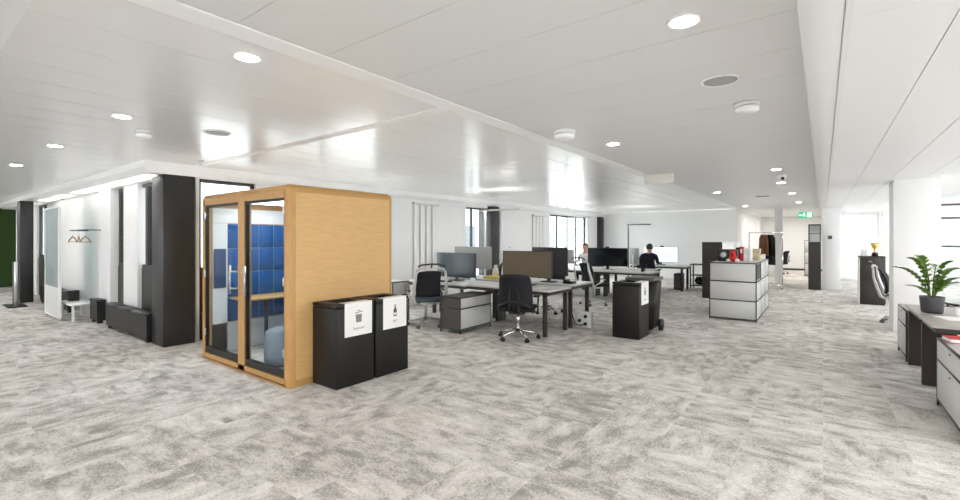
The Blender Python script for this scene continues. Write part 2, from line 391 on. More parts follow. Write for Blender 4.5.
# rear and right sides: walls with posts and unseen windows added to bring in daylight
def added_window_wall(n, axis, fixed, a, b, top, step, z0, z1, pier):
    mb = MB(); wl = MB(); c = a
    def bx(q, u0, u1, w0, w1, t):
        if axis == 'x': q.box(u0, u1, fixed - t, fixed + t, w0, w1)
        else: q.box(fixed - t, fixed + t, u0, u1, w0, w1)
    bx(wl, a, b, 0, z0, .1); bx(wl, a, b, z1, top, .1)
    while c < b:
        bx(wl, c, min(c + pier, b), z0, z1, .1)
        if c + pier < b:
            bx(mb, c + pier, c + pier + .05, z0, z1, .04); bx(mb, c + step - .05, min(c + step, b), z0, z1, .04)
        c += step
    struct(wl.build('wall_rear' if axis == 'x' else 'wall_right', 'wall'))
    return struct(mb.build('window_%d' % n, 'white'))
added_window_wall(8, 'x', -6.0, -21, 5, ZC, 2.6, .9, 2.2, 1.3)
added_window_wall(9, 'y', 5.05, -6, 6.0, ZR, 2.4, .8, 2.3, 1.0); added_window_wall(16, 'y', 5.05, 6.01, 29, ZR, 2.4, .8, 2.3, .9)
# light panels in the bulkhead soffit
for i, x in enumerate((-8.25, -9.35, -10.45, -11.55, -13.2, -14.6)):
    o = B(x - .5, x + .5, 2.30, 2.50, ZB - .008, ZB - .001).build('ceiling_light_panel', 'panel_light')
    tag(o, 'flat white soffit light, %s from the dark corner column' % ('first', 'second', 'third', 'fourth', 'fifth', 'sixth')[i], 'ceiling light', 'soffit light panels')

# frosted partition of the meeting room behind the right column
for i, (a, b) in enumerate(((.44, 1.62), (1.66, 3.0), (3.04, 5.0))):
    fr = MB()
    for u in (a, b - .04): fr.box(u, u + .04, 21.67, 21.73, 0, ZR)
    fr.box(a + .04, b - .04, 21.67, 21.73, 0, .08); fr.box(a + .04, b - .04, 21.67, 21.73, ZR - .06, ZR)
    o = struct(fr.build('window_%d' % (10 + i), 'whiteg'))
    B(a + .04, b - .04, 21.695, 21.705, .08, ZR - .06).build('glass_pane', 'frosted', o)
struct(B(.44, 5, 28.7, 28.8, 0, ZR).build('wall_far_right', 'wall'))
# glazed partition beyond the right column
fr = MB()
for u in (1.52, 2.95, 4.4): fr.box(u, u + .05, 14.47, 14.53, 0, ZR)
for zz in (.0, 1.36, 2.0, 2.30): fr.box(1.57, 4.4, 14.475, 14.525, zz, zz + .045)
o = struct(fr.build('window_14', 'usmg')); B(1.57, 4.4, 14.497, 14.503, .05, ZR).build('glass_pane', 'pane', o)

# building across the courtyard
bd = thing('courtyard_building', 'pale grey building across the courtyard seen through the long facade windows', 'building', (-19, 22, 0))
bm_ = MB().box(-3, 3, -14, 10, -4, 6.2); bm_.build('wall_block', 'facade', bd)
for k in range(9):
    B(3.0, 3.05, -12 + 2.4 * k, -10.9 + 2.4 * k, .6, 2.3).build('window', 'screenb', bd)

# ================================================================== ceiling fittings
ord_ = lambda s: s
dl = thing('downlight', '', 'ceiling light', (0, 0, ZC), 0, 'recessed ceiling downlights')
MB().lathe([(.064, -.004), (.080, -.006), (.084, -.001), (.064, -.001)], n=28).build('trim_ring', 'white', dl)
MB().lathe([(.0, -.003), (.063, -.003)], n=24).build('lens', 'lens', dl)
DL = [(-.56, 2.45, 'large bright round downlight highest in the picture, right of the loudspeaker grille'),
      (-2.78, 1.34, 'round downlight on the left ceiling between the white strip and the first plank joint'),
      (-5.02, 1.31, 'round downlight on the left ceiling just beside the smoke detector above the corner column'),
      (-7.24, 1.25, 'round downlight on the left ceiling third along the row towards the green wall'),
      (-9.57, 1.22, 'small round downlight at the far left picture edge above the coat stand'),
      (-1.94, 5.12, 'round downlight just right of the smoke detector by the white strip'),
      (-2.0, 11.94, 'small round downlight beside the strip above the long light-grey cabinet'),
      (-.59, 8.55, 'round downlight next to the dome camera'),
      (-.65, 10.6, 'small downlight just beyond the dome camera on the aisle row'),
      (-.59, 13.2, 'fourth downlight along the aisle row, nearer than the exit sign'),
      (-.58, 16.6, 'small downlight last before the exit sign on the aisle row'),
      (-2.07, 17.39, 'tiny downlight near where the white strip meets the far wall')]
first = True
for x, y, lab in DL:
    if first: dl.location = (x, y, ZC); dl['label'] = lab; first = False
    else: dup(dl, lab, (x, y, ZC))
# the same lamps continue over the rest of the floor, outside the picture
for x, y in ((-.56, -1.2), (-2.0, -1.2), (2.2, 1.5), (2.2, 4.5), (2.2, 8), (2.4, 12), (2.4, 16), (2.4, 24), (-5, -2.5), (-9, -2.5), (-13, -2.5), (-13, 1.2), (-17, 1.2), (-1.3, 21.0), (-1.2, 23.2), (-1.2, 25.6)):
    area_light('downlight_glow', (x, y, (ZR if x > 0 else ZC) - .04), .2, 15 if y > 20 else 8, spread=PI)

sp = thing('ceiling_speaker', 'flat round grey loudspeaker grille on the perforated ceiling above the aisle', 'loudspeaker', (-.57, 3.52, ZC))
MB().lathe([(.105, -.002), (.118, -.010), (.126, -.001), (.105, -.001)], n=32).build('ring', 'white', sp)
MB().lathe([(0, -.004), (.105, -.004)], n=32).build('grille', 'grille', sp)
dup(sp, 'flat round grey loudspeaker grille on the left plank ceiling', (-4.99, 2.10, ZC))
sd = thing('smoke_detector', 'white smoke detector next to the loudspeaker grille above the aisle', 'smoke detector', (-.49, 4.23, ZC), 0, 'smoke detectors')
MB().lathe([(.075, -.001), (.078, -.022), (.055, -.026), (.0, -.026)], n=24).build('base', 'whiteg', sd)
MB().lathe([(.045, -.028), (.072, -.034), (.070, -.062), (.045, -.074), (0, -.076)], n=24).build('sensor_head', 'white', sd)
s2 = dup(sd, 'white smoke detector beside the white ceiling strip', (-2.1, 4.2, ZC)); s2.scale = (1.45, 1.45, 1.2)
s3 = dup(sd, 'white smoke detector above the dark corner column', (-5.52, 1.62, ZC))
sd.scale = (1.2, 1.2, 1.05)
dc = thing('dome_camera', 'white ceiling dome camera with dark eye beside a downlight', 'camera', (-.57, 9.35, ZC))
MB().lathe([(.07, -.001), (.074, -.03), (.065, -.05), (.045, -.08), (0, -.092)], n=24).build('housing', 'white', dc)
MB().sphere((.02, -.05, -.062), .026).build('lens_eye', 'black', dc)
spk = thing('sprinkler', 'small ceiling sprinkler beside the bulkhead at the corner column', 'sprinkler', (-6.98, 2.72, ZC), 0, 'ceiling sprinklers')
MB().lathe([(.045, -.001), (.045, -.012), (.014, -.014), (.014, -.06)], n=16).build('rose', 'white', spk)
MB().lathe([(.03, -.062), (.03, -.068), (0, -.07)], n=16).build('deflector', 'steel', spk)
dup(spk, 'small ceiling sprinkler above the white vertical blinds', (-6.75, 9.3, ZC))
dup(spk, 'small ceiling sprinkler above the desks with the wide black screen', (-6.3, 14.6, ZC))
dup(spk, 'small ceiling sprinkler near the far wall, beyond the others', (-5.6, 16.6, ZC))
tag(B(-.235, .235, -.008, .008, -.165, -.001, .003).build('hanging_panel', 'tan', loc=(-2.20, 7.9, ZC - .004)), 'blank beige panel hung from the white ceiling strip', 'panel')
gr = thing('air_vent', 'small dark slotted air vent on the ceiling near the aisle corner', 'vent', (-1.24, 13.6, ZC))
B(-.17, .17, -.17, .17, -.006, -.001).build('vent_frame', 'whiteg', gr)
mb = MB()
for k in range(6): mb.box(-.14, .14, -.13 + .05 * k, -.105 + .05 * k, -.010, -.0065)
mb.build('slot_panel', 'usmg', gr)
ex = thing('exit_sign', 'green and white running-man exit sign hanging above the aisle', 'sign', (-.50, 20.0, 2.41))
B(-.215, .215, -.02, .02, -.11, .11, .006).build('sign_box', 'exitg', ex)
mb = MB()
mb.sphere((-.04, -.024, .062), .020, (1, .2, 1))
mb.prism([(-.055, .04), (-.02, .045), (-.03, -.01), (.0, -.05), (-.02, -.06), (-.05, -.02), (-.09, -.055), (-.10, -.04), (-.065, -.005)], 'y', -.026, -.021)
mb.prism([(-.10, .02), (-.055, .04), (-.03, .03), (.01, .012), (.005, .0), (-.04, .018), (-.09, .005)], 'y', -.0265, -.0215)
mb.prism([(.05, -.08), (.05, .08), (.18, .08), (.18, -.08)], 'y', -.026, -.021)
mb.prism([(-.19, .0), (-.15, .035), (-.15, .012), (-.11, .012), (-.11, -.012), (-.15, -.012), (-.15, -.035)], 'y', -.026, -.021)
part_label(mb.build('pictogram', 'exitw', ex), 'white running figure, arrow and doorway')
for s in (-.15, .15): MB().cyl((s, 0, .11), (s, 0, ZC - 2.41), .005, n=8).build('suspension_rod', 'steel', ex)
th = thing('switch_panel', 'small dark wall control on the white column by the aisle', 'thermostat', (.17, 17.55, 1.60))
B(-.05, .05, -.018, -.001, -.05, .05, .004).build('housing', 'usmf', th); B(-.03, .03, -.022, -.0185, -.005, .03).build('display', 'screen', th)

# ================================================================== phone pod
PX0, PX1, PY0, PY1, PH = -6.50, -4.385, 2.53, 3.97, 2.125
pod = thing('office_pod', 'oak veneer office pod with two glass doors and blue felt inside', 'office pod', (PX0, PY0, 0))
PW, PD = PX1 - PX0, PY1 - PY0
t = bmesh.new(); bmesh.ops.create_cube(t, size=1)
for v in t.verts: v.co = Vector(((v.co.x + .5) * PW, (v.co.y + .5) * PD, (v.co.z + .5) * PH))
eds = [e for e in t.edges if (e.verts[0].co.z + e.verts[1].co.z) > .1 and not all(v.co.z < .01 for v in e.verts)]
bmesh.ops.bevel(t, geom=eds, offset=.075, segments=5, affect='EDGES', profile=.5)
t.faces.ensure_lookup_table(); t.normal_update()
ff = [f for f in t.faces if f.normal.y < -.98]
bmesh.ops.inset_region(t, faces=ff, thickness=.012, depth=0)
bmesh.ops.translate(t, verts=list({v for f in ff for v in f.verts}), vec=(0, .012, 0))
ff = [f for f in t.faces if f.normal.y < -.98 and f.calc_area() > 1]
r = bmesh.ops.extrude_face_region(t, geom=ff)
vs = [g for g in r['geom'] if isinstance(g, bmesh.types.BMVert)]
bmesh.ops.delete(t, geom=ff, context='FACES_ONLY')
bmesh.ops.translate(t, verts=vs, vec=(0, PD - .12, 0))
bmesh.ops.recalc_face_normals(t, faces=t.faces)
sh = MB(); sh._add(t, None, None, True); shell = sh.build('shell', 'oakd', pod)
for p in shell.data.polygons: p.use_smooth = True
shell.data.set_sharp_from_angle(angle=math.radians(40))
# wide veneer panel on the side and back, with a joint towards the rounded edges
B(PW - .001, PW + .004, .085, PD - .08, .075, PH - .085, .002, 1, smooth=False).build('side_panel', 'oak', pod)
B(.03, PW - .03, .03, PD - .03, -.0, .03).build('base_frame', 'black', pod)
# door frames in the opening
def u2x(u, y=PY0):
    tt = (u - 480) / FPX; dx = -math.sin(YAW) + math.cos(YAW) * tt; dy = math.cos(YAW) + math.sin(YAW) * tt
    return dx / dy * y - PX0
xa, xb, xc, xd = .095, u2x(237.2), u2x(243.5), PW - .10
B(0.078, xa, .012, .09, .03, 2.03).build('jamb', 'oakd', pod)
B(xb, xc, .008, .09, .03, 2.03).build('mullion', 'oakd', pod)
B(xd, PW - .078, .012, .09, .03, 2.03).build('jamb', 'oakd', pod)
B(.078, PW - .078, .012, .09, 1.985, 2.04).build('head_rail', 'oakd', pod)
B(.078, PW - .078, .008, .09, .03, .085).build('bottom_rail', 'oakd', pod)
for i, (a, b) in enumerate(((xa, xb), (xc, xd))):
    a += .004; b -= .004
    mb = MB(); z0, z1 = .09, 1.98
    mb.box(a, a + .018, .02, .06, z0, z1); mb.box(b - .018, b, .02, .06, z0, z1)
    mb.box(a + .018, b - .018, .02, .06, z0, z0 + .075); mb.box(a + .018, b - .018, .02, .06, z1 - .024, z1)
    d = mb.build('door', 'black', pod); part_label(d, 'black framed glass door')
    B(a + .018, b - .018, .036, .042, z0 + .075, z1 - .024).build('pane', 'podglass', d)
    hx = b - .10 if i == 0 else a + .10; ex_ = b - .014 if i == 0 else a + .014
    mb = MB()
    mb.cyl((hx, -.035, .90), (hx, -.035, 1.24), .012, n=12)
    for zz in (.97, 1.17): mb.tube([(hx, -.035, zz), (hx + (ex_ - hx) * .6, -.035, zz), (ex_, -.022, zz), (ex_, .022, zz)], .008)
    mb.build('handle', 'steel', d)
    for zz in (.35, 1.1, 1.85):
        hxx = a + .010 if i == 0 else b - .010
        B(hxx - .012, hxx + .012, .006, .0195, zz - .045, zz + .045, .003).build('hinge', 'steel', d)
B(.0795, .094, .11, .295, .04, 1.76).build('end_panel', 'whiteg', pod)
# interior: felt lined ends, pouf and fold-down table
iy = PD - .13
B(.10, PW - .10, .10, iy - .005, .03, .036).build('interior_floor', 'carpet', pod)
mb = MB()
for k in range(4):
    for j in range(4):
        mb.box(.0805, .098, .30 + .215 * k, .30 + .215 * k + .205, .44 + .33 * j, .44 + .33 * (j + 1) - .010, .006, 1)
mb.build('acoustic_wall', 'felt', pod)
B(.0800, .0830, .30, iy - .04, .44, 1.75).build('pale_backing', 'paleblue', pod)  # pale sheet showing as lines between the felt panels
B(.0945, .12, .12, .27, .90, 1.42, .012, 3).build('reflection_block', 'cushion', pod)  # dark blue block standing in for the room reflected in the left door
B(.0798, .094, .11, iy - .04, 1.765, 1.96).build('upper_panel', 'whiteg', pod)
B(.0798, .094, .11, iy - .04, .04, .425).build('lower_panel', 'desk', pod)  # grey tone stands in for carpet reflected in the door glass
B(.10, PW - .10, iy - .02, iy - .001, .04, 1.95).build('rear_panel', 'felt', pod)
B(PW - .095, PW - .0795, .11, iy - .04, .04, 1.95).build('end_panel', 'felt', pod)
B(.3, PW - .3, .25, iy - .25, 2.025, 2.04).build('interior_light', 'pod_light', pod)
tb = B(.10, .52, .32, iy - .10, .735, .765, .008).build('table', 'oak', pod)
MB().cyl((.30, .72, .037), (.30, .72, .734), .025).build('table_leg', 'black', tb)
MB().lathe([(.0, .037), (.19, .037), (.215, .08), (.222, .28), (.20, .44), (.12, .475), (0, .48)], (1.25, .44, 0), 28).build('pouf', 'feltl', pod)
B(1.35, 1.95, .60, iy - .03, .037, .44, .06, 4).build('bench', 'cushion', pod)

# ================================================================== waste bins
def text_mesh(s, size, depth=.0006):
    c = bpy.data.curves.new('t', 'FONT'); c.body = s; c.size = size; c.align_x = 'CENTER'; c.extrude = depth
    o = bpy.data.objects.new('t', c); COL.objects.link(o); bpy.context.view_layer.update()
    me = bpy.data.meshes.new_from_object(o.evaluated_get(bpy.context.evaluated_depsgraph_get()))
    bpy.data.objects.remove(o); bpy.data.curves.remove(c)
    return me
def bin_(label, loc, icon, text, paper_w=.30):
    W, D, Hh = .425, .49, .875     # depth along X, width along Y; front faces +X
    r = thing('waste_bin', label, 'waste bin', loc, 0, 'black waste bins with paper signs')
    mb = MB(); mb.box(0, W, .0, D, .004, Hh - .04, .014, 2); mb.build('body', 'binm', r)
    # lid: frame around an opening
    mb = MB(); z0, z1 = Hh - .038, Hh
    mb.box(0, .10, 0, D, z0, z1, .008); mb.box(W - .10, W, 0, D, z0, z1, .008)
    mb.box(.10, W - .10, 0, .11, z0, z1); mb.box(.10, W - .10, D - .11, D, z0, z1)
    mb.build('lid', 'binm', r)
    B(.10, W - .10, .11, D - .11, z0 + .001, z0 + .004).build('opening', 'black', r)
    y0, y1 = .10, D - .035
    sh_ = MB(); sh_.box(W + .001, W + .0025, y0, y1, Hh - .35, Hh + .001); sh_.box(W - .11, W + .0025, y0, y1, Hh + .001, Hh + .0025)
    pp = sh_.build('sign_sheet', 'paper', r); part_label(pp, 'white paper sign folded over the lid')
    yc = (y0 + y1) / 2; g = MB(); X0, X1 = W + .0028, W + .0036
    def rect(a, b, c, d): g.box(X0, X1, yc + a, yc + b, c, d)
    zc = Hh - .155
    if icon == 'bin':
        g.prism([(yc - .035, zc - .055), (yc + .035, zc - .055), (yc + .042, zc + .03), (yc - .042, zc + .03)], 'x', X0, X1)
        g.prism([(yc - .05, zc + .040), (yc + .05, zc + .052), (yc + .05, zc + .062), (yc - .05, zc + .050)], 'x', X0, X1)
        rect(-.015, .015, zc + .064, zc + .074)
    else:
        g.prism([(yc - .024, zc - .06), (yc + .024, zc - .06), (yc + .024, zc - .045), (yc - .024, zc - .045)], 'x', X0, X1)
        g.prism([(yc - .024, zc - .02), (yc + .024, zc - .02), (yc + .024, zc + .015), (yc + .010, zc + .035), (yc + .010, zc + .055), (yc - .010, zc + .055), (yc - .010, zc + .035), (yc - .024, zc + .015)], 'x', X0, X1)
        rect(-.013, .013, zc + .060, zc + .072)
        for q in (-.024, .018): rect(q, q + .006, zc - .045, zc - .02)
    g.build('icon', 'ink' if icon == 'bin' else 'inkd', pp)
    me = text_mesh(text, .040)
    me.transform(Matrix.Rotation(PI / 2, 4, 'Z') @ Matrix.Rotation(PI / 2, 4, 'X'))
    me.transform(Matrix.Translation((W + .003, yc, Hh - .285)))
    me.materials.append(M_['ink']); o = bpy.data.objects.new('lettering', me); COL.objects.link(o); o.parent = pp
    return r
bin_('black waste bin against the pod side, nearer one, sheet with a bin symbol', (-4.375, 2.80, 0), 'bin', 'Restmüll')
bin_('black waste bin against the pod side, farther one, sheet with a bottle symbol', (-4.375, 3.315, 0), 'pet', 'PET')
bin_('black waste bin with paper sign standing alone before the wheeled bin', (-2.66, 6.98, 0), 'bin', 'Papier')
wb = thing('wheelie_bin', 'dark wheeled rubbish bin behind the free-standing black bin', 'wheelie bin', (-2.62, 7.50, 0))
mb = MB(); tb_ = bmesh.new(); bmesh.ops.create_cube(tb_, size=1)
for v in tb_.verts:
    k = 1 if v.co.z > 0 else .82
    v.co = Vector((.22 + v.co.x * .44 * k, .26 + v.co.y * .50 * k, .06 + (v.co.z + .5) * .80))
bmesh.ops.bevel(tb_, geom=list(tb_.edges), offset=.025, segments=2, affect='EDGES'); mb._add(tb_, None, None, True); mb.build('body', 'binm', wb)
B(-.02, .46, -.01, .53, .862, .915, .02, 3).build('lid', 'usmg', wb)
MB().tube([(.03, .53, .86), (.03, .59, .88), (.40, .59, .88), (.40, .53, .86)], .014).build('handle', 'black', wb)
for x in (-.005, .41):
    MB().cyl((x, .47, .10), (x + .05, .47, .10), .10, n=24).build('wheel', 'black', wb)

# ================================================================== modular cabinets
def usm(name, label, loc, w, d, h, rows, cat='cabinet', side='x', front='usmw', body='usmg', top='usmg', foot=.03, split=1, group=None, openings=()):
    """metal-tube cabinet: carcass, frame bars on the edges, drawer fronts on the +X face (side x), -X face (side -x) or -Y face (side y)"""
    r = thing(name, label, cat, loc, 0, group)
    B(.012, w - .012, .012, d - .012, foot + .012, h - .012).build('body', body, r)
    B(.012, w - .012, .012, d - .012, h - .0115, h - .002).build('top_panel', top, r)
    f = MB(); R = .011
    xs, ys = (R, w - R), (R, d - R)
    for x in xs:
        for y in ys: f.cyl((x, y, 0), (x, y, h - R), R, n=10)
    zs = [foot + R]; zz = foot
    tot = sum(rows)
    for q in rows: zz += (h - foot) * q / tot; zs.append(min(zz, h - R))
    for z in zs:
        for y in ys: f.cyl((xs[0], y, z), (xs[1], y, z), R, n=10)
        for x in xs: f.cyl((x, ys[0], z), (x, ys[1], z), R, n=10)
    if side in ('x', '-x', 'xy') and split > 1:
        for k in range(1, split):
            for x in xs: f.cyl((x, d / split * k, foot), (x, d / split * k, h - R), R, n=10)
    f.build('tube_frame', 'usmf', r)
    def front_(z0, z1, a, b, s):
        if s == 'x': mb = MB().box(w - .012, w - .003, a, b, z0, z1, .003, 1); hh = ((w - .003, (a + b) / 2, z1 - .03), (w + .006, (a + b) / 2, z1 - .03))
        elif s == '-x': mb = MB().box(.003, .012, a, b, z0, z1, .003, 1); hh = ((.003, (a + b) / 2, z1 - .03), (-.006, (a + b) / 2, z1 - .03))
        else: mb = MB().box(a, b, .003, .012, z0, z1, .003, 1); hh = (((a + b) / 2, .003, z1 - .03), ((a + b) / 2, -.006, z1 - .03))
        o = mb.build('drawer', front, r)
        MB().cyl(*hh, .0055, n=10).build('knob', 'usmf', o)
    for z0, z1 in zip(zs, zs[1:]):
        for s in (('x', 'y') if side == 'xy' else (side,)):
            L_ = d if s in ('x', '-x') else w; n = split if s in ('x', '-x') else 1
            for k in range(n):
                if (s, zs.index(z0), k) in openings:
                    continue
                front_(z0 + .013, z1 - .013, L_ / n * k + .02, L_ / n * (k + 1) - .02, s)
    return r
usm('drawer_pedestal', 'graphite drawer pedestal with light grey fronts under the near desk', (-5.12, 5.66, 0), .44, .86, .60, [2.2, 1.2], cat='drawer unit', foot=.06)
usm('drawer_cabinet', 'light grey three-row drawer cabinet with red toy and boxes on top', (-1.78, 9.80, 0), .80, 2.28, 1.10, [1, 1, 1], side='xy', body='usmw', top='usmw', split=3, foot=.02, openings=(('x', 2, 0),))
o = [x for x in bpy.data.objects if x.name == 'drawer_cabinet'][0]
B(.786, .793, .05, .71, .77, 1.07).build('bay_shade', 'black', o)  # black sheet painted in as the shade inside the open bay
usm('drawer_cabinet', 'light grey low cabinet half hidden between the pod bins and the first desk', (-6.75, 5.52, 0), .62, .42, .78, [2, 1], side='y', body='usmw', top='usmw')
# long run of wall cabinets whose dark end faces the camera
ca = thing('tall_cabinet', 'tall dark cabinet end behind the light-grey drawer cabinet, white along its side', 'cabinet', (-2.54, 13.05, 0))
B(0, .47, 0, .03, 0, 1.47).build('end_panel', 'darkcab', ca)
B(0.005, .465, .03, 3.6, .03, 1.44).build('body', 'white', ca); B(0, .47, .03, 3.6, 1.44, 1.47).build('top_panel', 'white', ca)
for k in range(4): B(.466, .474, .05 + .89 * k, .91 + .89 * k, .06, 1.42, .003, 1).build('door', 'white', ca)
B(.02, .45, .03, 3.58, 0, .029).build('plinth', 'black', ca)
# aisle cabinet end with glazed top
cb = thing('tall_cabinet', 'narrow dark cabinet end by the white aisle column, glazed frame on top', 'cabinet', (-.36, 17.15, 0))
B(0, .31, 0, .36, 0, 1.46).build('body', 'darkcab', cb)
mb = MB()
for x in (0, .28): mb.box(x, x + .03, 0, .36, 1.465, 2.0)
mb.box(.03, .28, 0, .36, 1.97, 2.0); mb.box(.03, .28, 0, .02, 1.70, 1.72); mb.build('upper_frame', 'darkcab', cb)
B(.032, .278, .15, .16, 1.466, 1.968).build('display_board', 'white', cb)
# dark cabinet with trophy
cc = thing('sideboard', 'dark brown sideboard with a golden trophy on top before frosted glass', 'cabinet', (.68, 14.08, 0))
B(.02, .48, 0, .45, .03, 1.12).build('body', 'darkcab', cc); B(0, .02, 0, .45, .0, 1.12).build('side_panel', 'tan', cc); B(0, .49, -.01, .46, 1.121, 1.145).build('top_panel', 'darkcab', cc)
for k in range(2): B(.03, .47, -.008, -.001, .05 + .52 * k, .56 + .54 * k, .002, 1).build('door', 'darkcab', cc)
B(.03, .47, .02, .44, 0, .029).build('plinth', 'black', cc)
tr = thing('trophy', 'golden trophy cup on a black base on the dark sideboard', 'trophy', (.98, 14.22, 1.147))
MB().lathe([(.06, 0), (.06, .07), (.045, .08)], n=20).build('base', 'black', tr)
MB().lathe([(.03, .08), (.035, .10), (.02, .14), (.03, .17), (.06, .24), (.075, .31), (.068, .31), (.04, .22), (0, .2)], n=24).build('cup', 'gold', tr)
for s in (-1, 1): MB().tube([(.07 * s, 0, .29), (.10 * s, 0, .28), (.095 * s, 0, .23), (.05 * s, 0, .20)], .008).build('handle', 'gold', tr)
tag(B(-.06, .06, -.05, .05, 0, .15, .006).build('storage_box', 'whiteg', loc=(.79, 14.24, 1.147)), 'small pale box beside the golden trophy', 'box')

# things on the drawer cabinet
ra = thing('desk_radio', 'black box-shaped device with a round dial on the drawer cabinet', 'radio', (-1.72, 10.30, 1.101))
B(0, .36, 0, .18, 0, .24, .012).build('body', 'black', ra)
MB().cyl((.11, -.001, .13), (.11, -.012, .13), .075, n=24).build('dial', 'usmg', ra); MB().cyl((.11, -.012, .13), (.11, -.016, .13), .05, n=24).build('dial_face', 'whiteg', ra)
B(.22, .33, -.006, -.001, .06, .20, .003).build('panel', 'usmg', ra)
tc_ = thing('toy_car', 'bright red toy figure with white paws in front of the black radio', 'toy', (-1.40, 10.02, 1.101))
MB().sphere((0, 0, .075), .07, (1, .8, 1.05)).build('body', 'red', tc_); MB().sphere((0, -.01, .17), .052).build('head', 'red', tc_)
for s in (-1, 1):
    MB().sphere((.075 * s, -.02, .035), .035, (1.2, 1, .9)).build('paw', 'paper', tc_); MB().sphere((.04 * s, 0, .215), .02).build('ear', 'red', tc_)
tc_.name = 'plush_toy'
for i, (x, c, hh, lab) in enumerate(((-1.19, 'coat', .27, 'black binder standing beside the radio, first of the binder row'), (-1.12, 'red', .285, 'dark red binder standing in the row beside the black one'), (-1.05, 'paper', .26, 'white binder standing third in the binder row'), (-.98 - .0, 'paper', .25, 'white binder standing last in the row before the cardboard box'))):
    bi = thing('binder', lab, 'binder', (x - .26, 10.75, 1.101), 0, 'binders on the drawer cabinet')
    B(0, .062, 0, .28, 0, hh, .004).build('cover', c, bi); B(.012, .05, -.002, -.0005, hh * .55, hh * .85).build('spine_label', 'paper' if c != 'paper' else 'whiteg', bi)
cbx = thing('cardboard_box', 'beige cardboard box with a dark hand slot on the drawer cabinet', 'box', (-1.46, 11.45, 1.101))
mb = MB(); mb.box(0, .36, 0, .30, 0, .17, .004, 1); mb.build('body', 'card', cbx); B(-.008, .368, -.008, .308, .15, .235, .005, 1).build('lid', 'card', cbx)
B(.12, .24, -.012, -.0085, .165, .20, .002).build('hand_slot', 'black', cbx)

# ================================================================== desks
def desk(label, loc, w, d, h=.74, top='desk', leg='desksteel', legs=((0, 0), (0, 1), (1, 0), (1, 1)), ls=.06, lp=(.06, .06), group='white desks with square steel legs', over=.07):
    r = thing('desk', label, 'desk', loc, 0, group)
    B(0, w, 0, d, h - .028, h, .004, 1, smooth=False).build('table_top', top, r)
    B(.01, w - .01, .01, d - .01, h - .075, h - .0285).build('under_frame', leg, r)
    for a, b in legs:
        x = over if a == 0 else w - over - lp[0]; y = .02 if b == 0 else d - .02 - lp[1]
        B(x, x + lp[0], y, y + lp[1], 0, h - .0755, .004, 1, smooth=False).build('leg', leg, r)
    return r
desk('near right desk of the first desk pair, black mesh chair before it', (-5.00, 6.28, 0), 1.60, .80, legs=((1, 0), (0, 1), (1, 1)))
desk('near left desk of the first desk pair, dark blue screen on it', (-6.62, 6.20, 0), 1.60, .88, legs=((0, 0), (0, 1), (1, 1)))
desk('far right desk of the first desk pair, dark monitor back on it', (-5.02, 7.22, 0), 1.60, .80, .755)
desk('far left desk of the first desk pair behind the dark blue screen', (-6.64, 7.22, 0), 1.60, .80, .755)
desk('right desk of the second row with the wide black screen', (-4.80, 11.05, 0), 1.52, .80)
desk('left desk of the second row beneath the man in the white shirt', (-6.42, 11.05, 0), 1.60, .80)
desk('far desk of the second row where the grey monitor back stands', (-4.80, 11.88, 0), 1.25, .80)
desk('far left desk of the second row next to the window', (-6.42, 11.88, 0), 1.60, .80)
desk('desk of the third row where the navy sweater person sits', (-4.85, 14.25, 0), 1.62, .80)
# thick cable column between the near desks
tag(B(-.06, .06, -.05, .05, 0, .70, .006).build('cable_column', 'usmg', loc=(-4.92, 7.155, 0)), 'dark grey cable column on the floor between the first desks', 'cable column')

# ---- monitors
def monitor(label, x, y, z, w, h, zc, rz=0, front='screen', back='monback', frame='black', cat='monitor', arm=False):
    """faces -Y at rz=0; z = desk top, zc = height of the panel's lower edge above desk"""
    r = thing('monitor', label, cat, (x, y, z), rz, 'computer monitors')
    B(-w / 2, w / 2, 0, .035, zc, zc + h, .006).build('casing', back, r)
    B(-w / 2 + .008, w / 2 - .008, -.002, -.0003, zc + .010, zc + h - .008).build('screen', front, r)
    mb = MB(); mb.box(-.035, .035, .036, .06, .02, zc + h * .55, .004)
    mb.build('stand_neck', 'monback' if back == 'monback' else 'steel', r)
    B(-.13, .13, -.06, .14, .001, .018, .005).build('stand_foot', 'monback' if back == 'monback' else 'steel', r)
    return r
monitor('slate blue monitor screen on the near left desk above the drawer pedestal', -5.70, 6.74, .7405, 1.02, .475, .065, -.05, front='screenb')
monitor('pale grey monitor back behind the slate blue screen', -5.93, 7.60, .7555, .98, .46, .17, PI, back='monsilver')
monitor('taupe reflecting monitor screen behind the black mesh chair', -4.13, 6.80, .7405, .98, .46, .14, .03, front='monreflect')
monitor('dark monitor back behind the taupe screen', -4.05, 7.52, .7555, .74, .52, .12, PI, back='monback')
mw = monitor('very wide black screen on the right desk of the second row', -4.52, 11.5, .7405, 1.08, .475, .10)
monitor('light grey monitor back just right of the wide black screen', -4.02, 12.2, .7405, .62, .44, .13, PI - .9, back='monsilver')
monitor('grey monitor edge beside the man in the white shirt', -5.72, 11.5, .7405, .5, .40, .12, PI + .25, back='monsilver')
md = monitor('monitor showing a white document before the navy sweater person', -4.06, 14.72, .7405, 1.04, .48, .085, front='docscreen')
for k in range(4): B(.10, .36 - .05 * (k % 2), -.0032, -.0022, .34 - .035 * k, .352 - .035 * k).build('text_line', 'doctext', md)
B(-.40, -.385, -.0032, -.0022, .12, .5).build('side_bar', 'doctext', md)
def webcam(parent, x, zz):
    mb = MB().box(x - .05, x + .05, -.02, .04, zz, zz + .035, .008); return mb.build('webcam', 'black', parent)
webcam(mw, .0, .577); webcam(md, .05, .567)
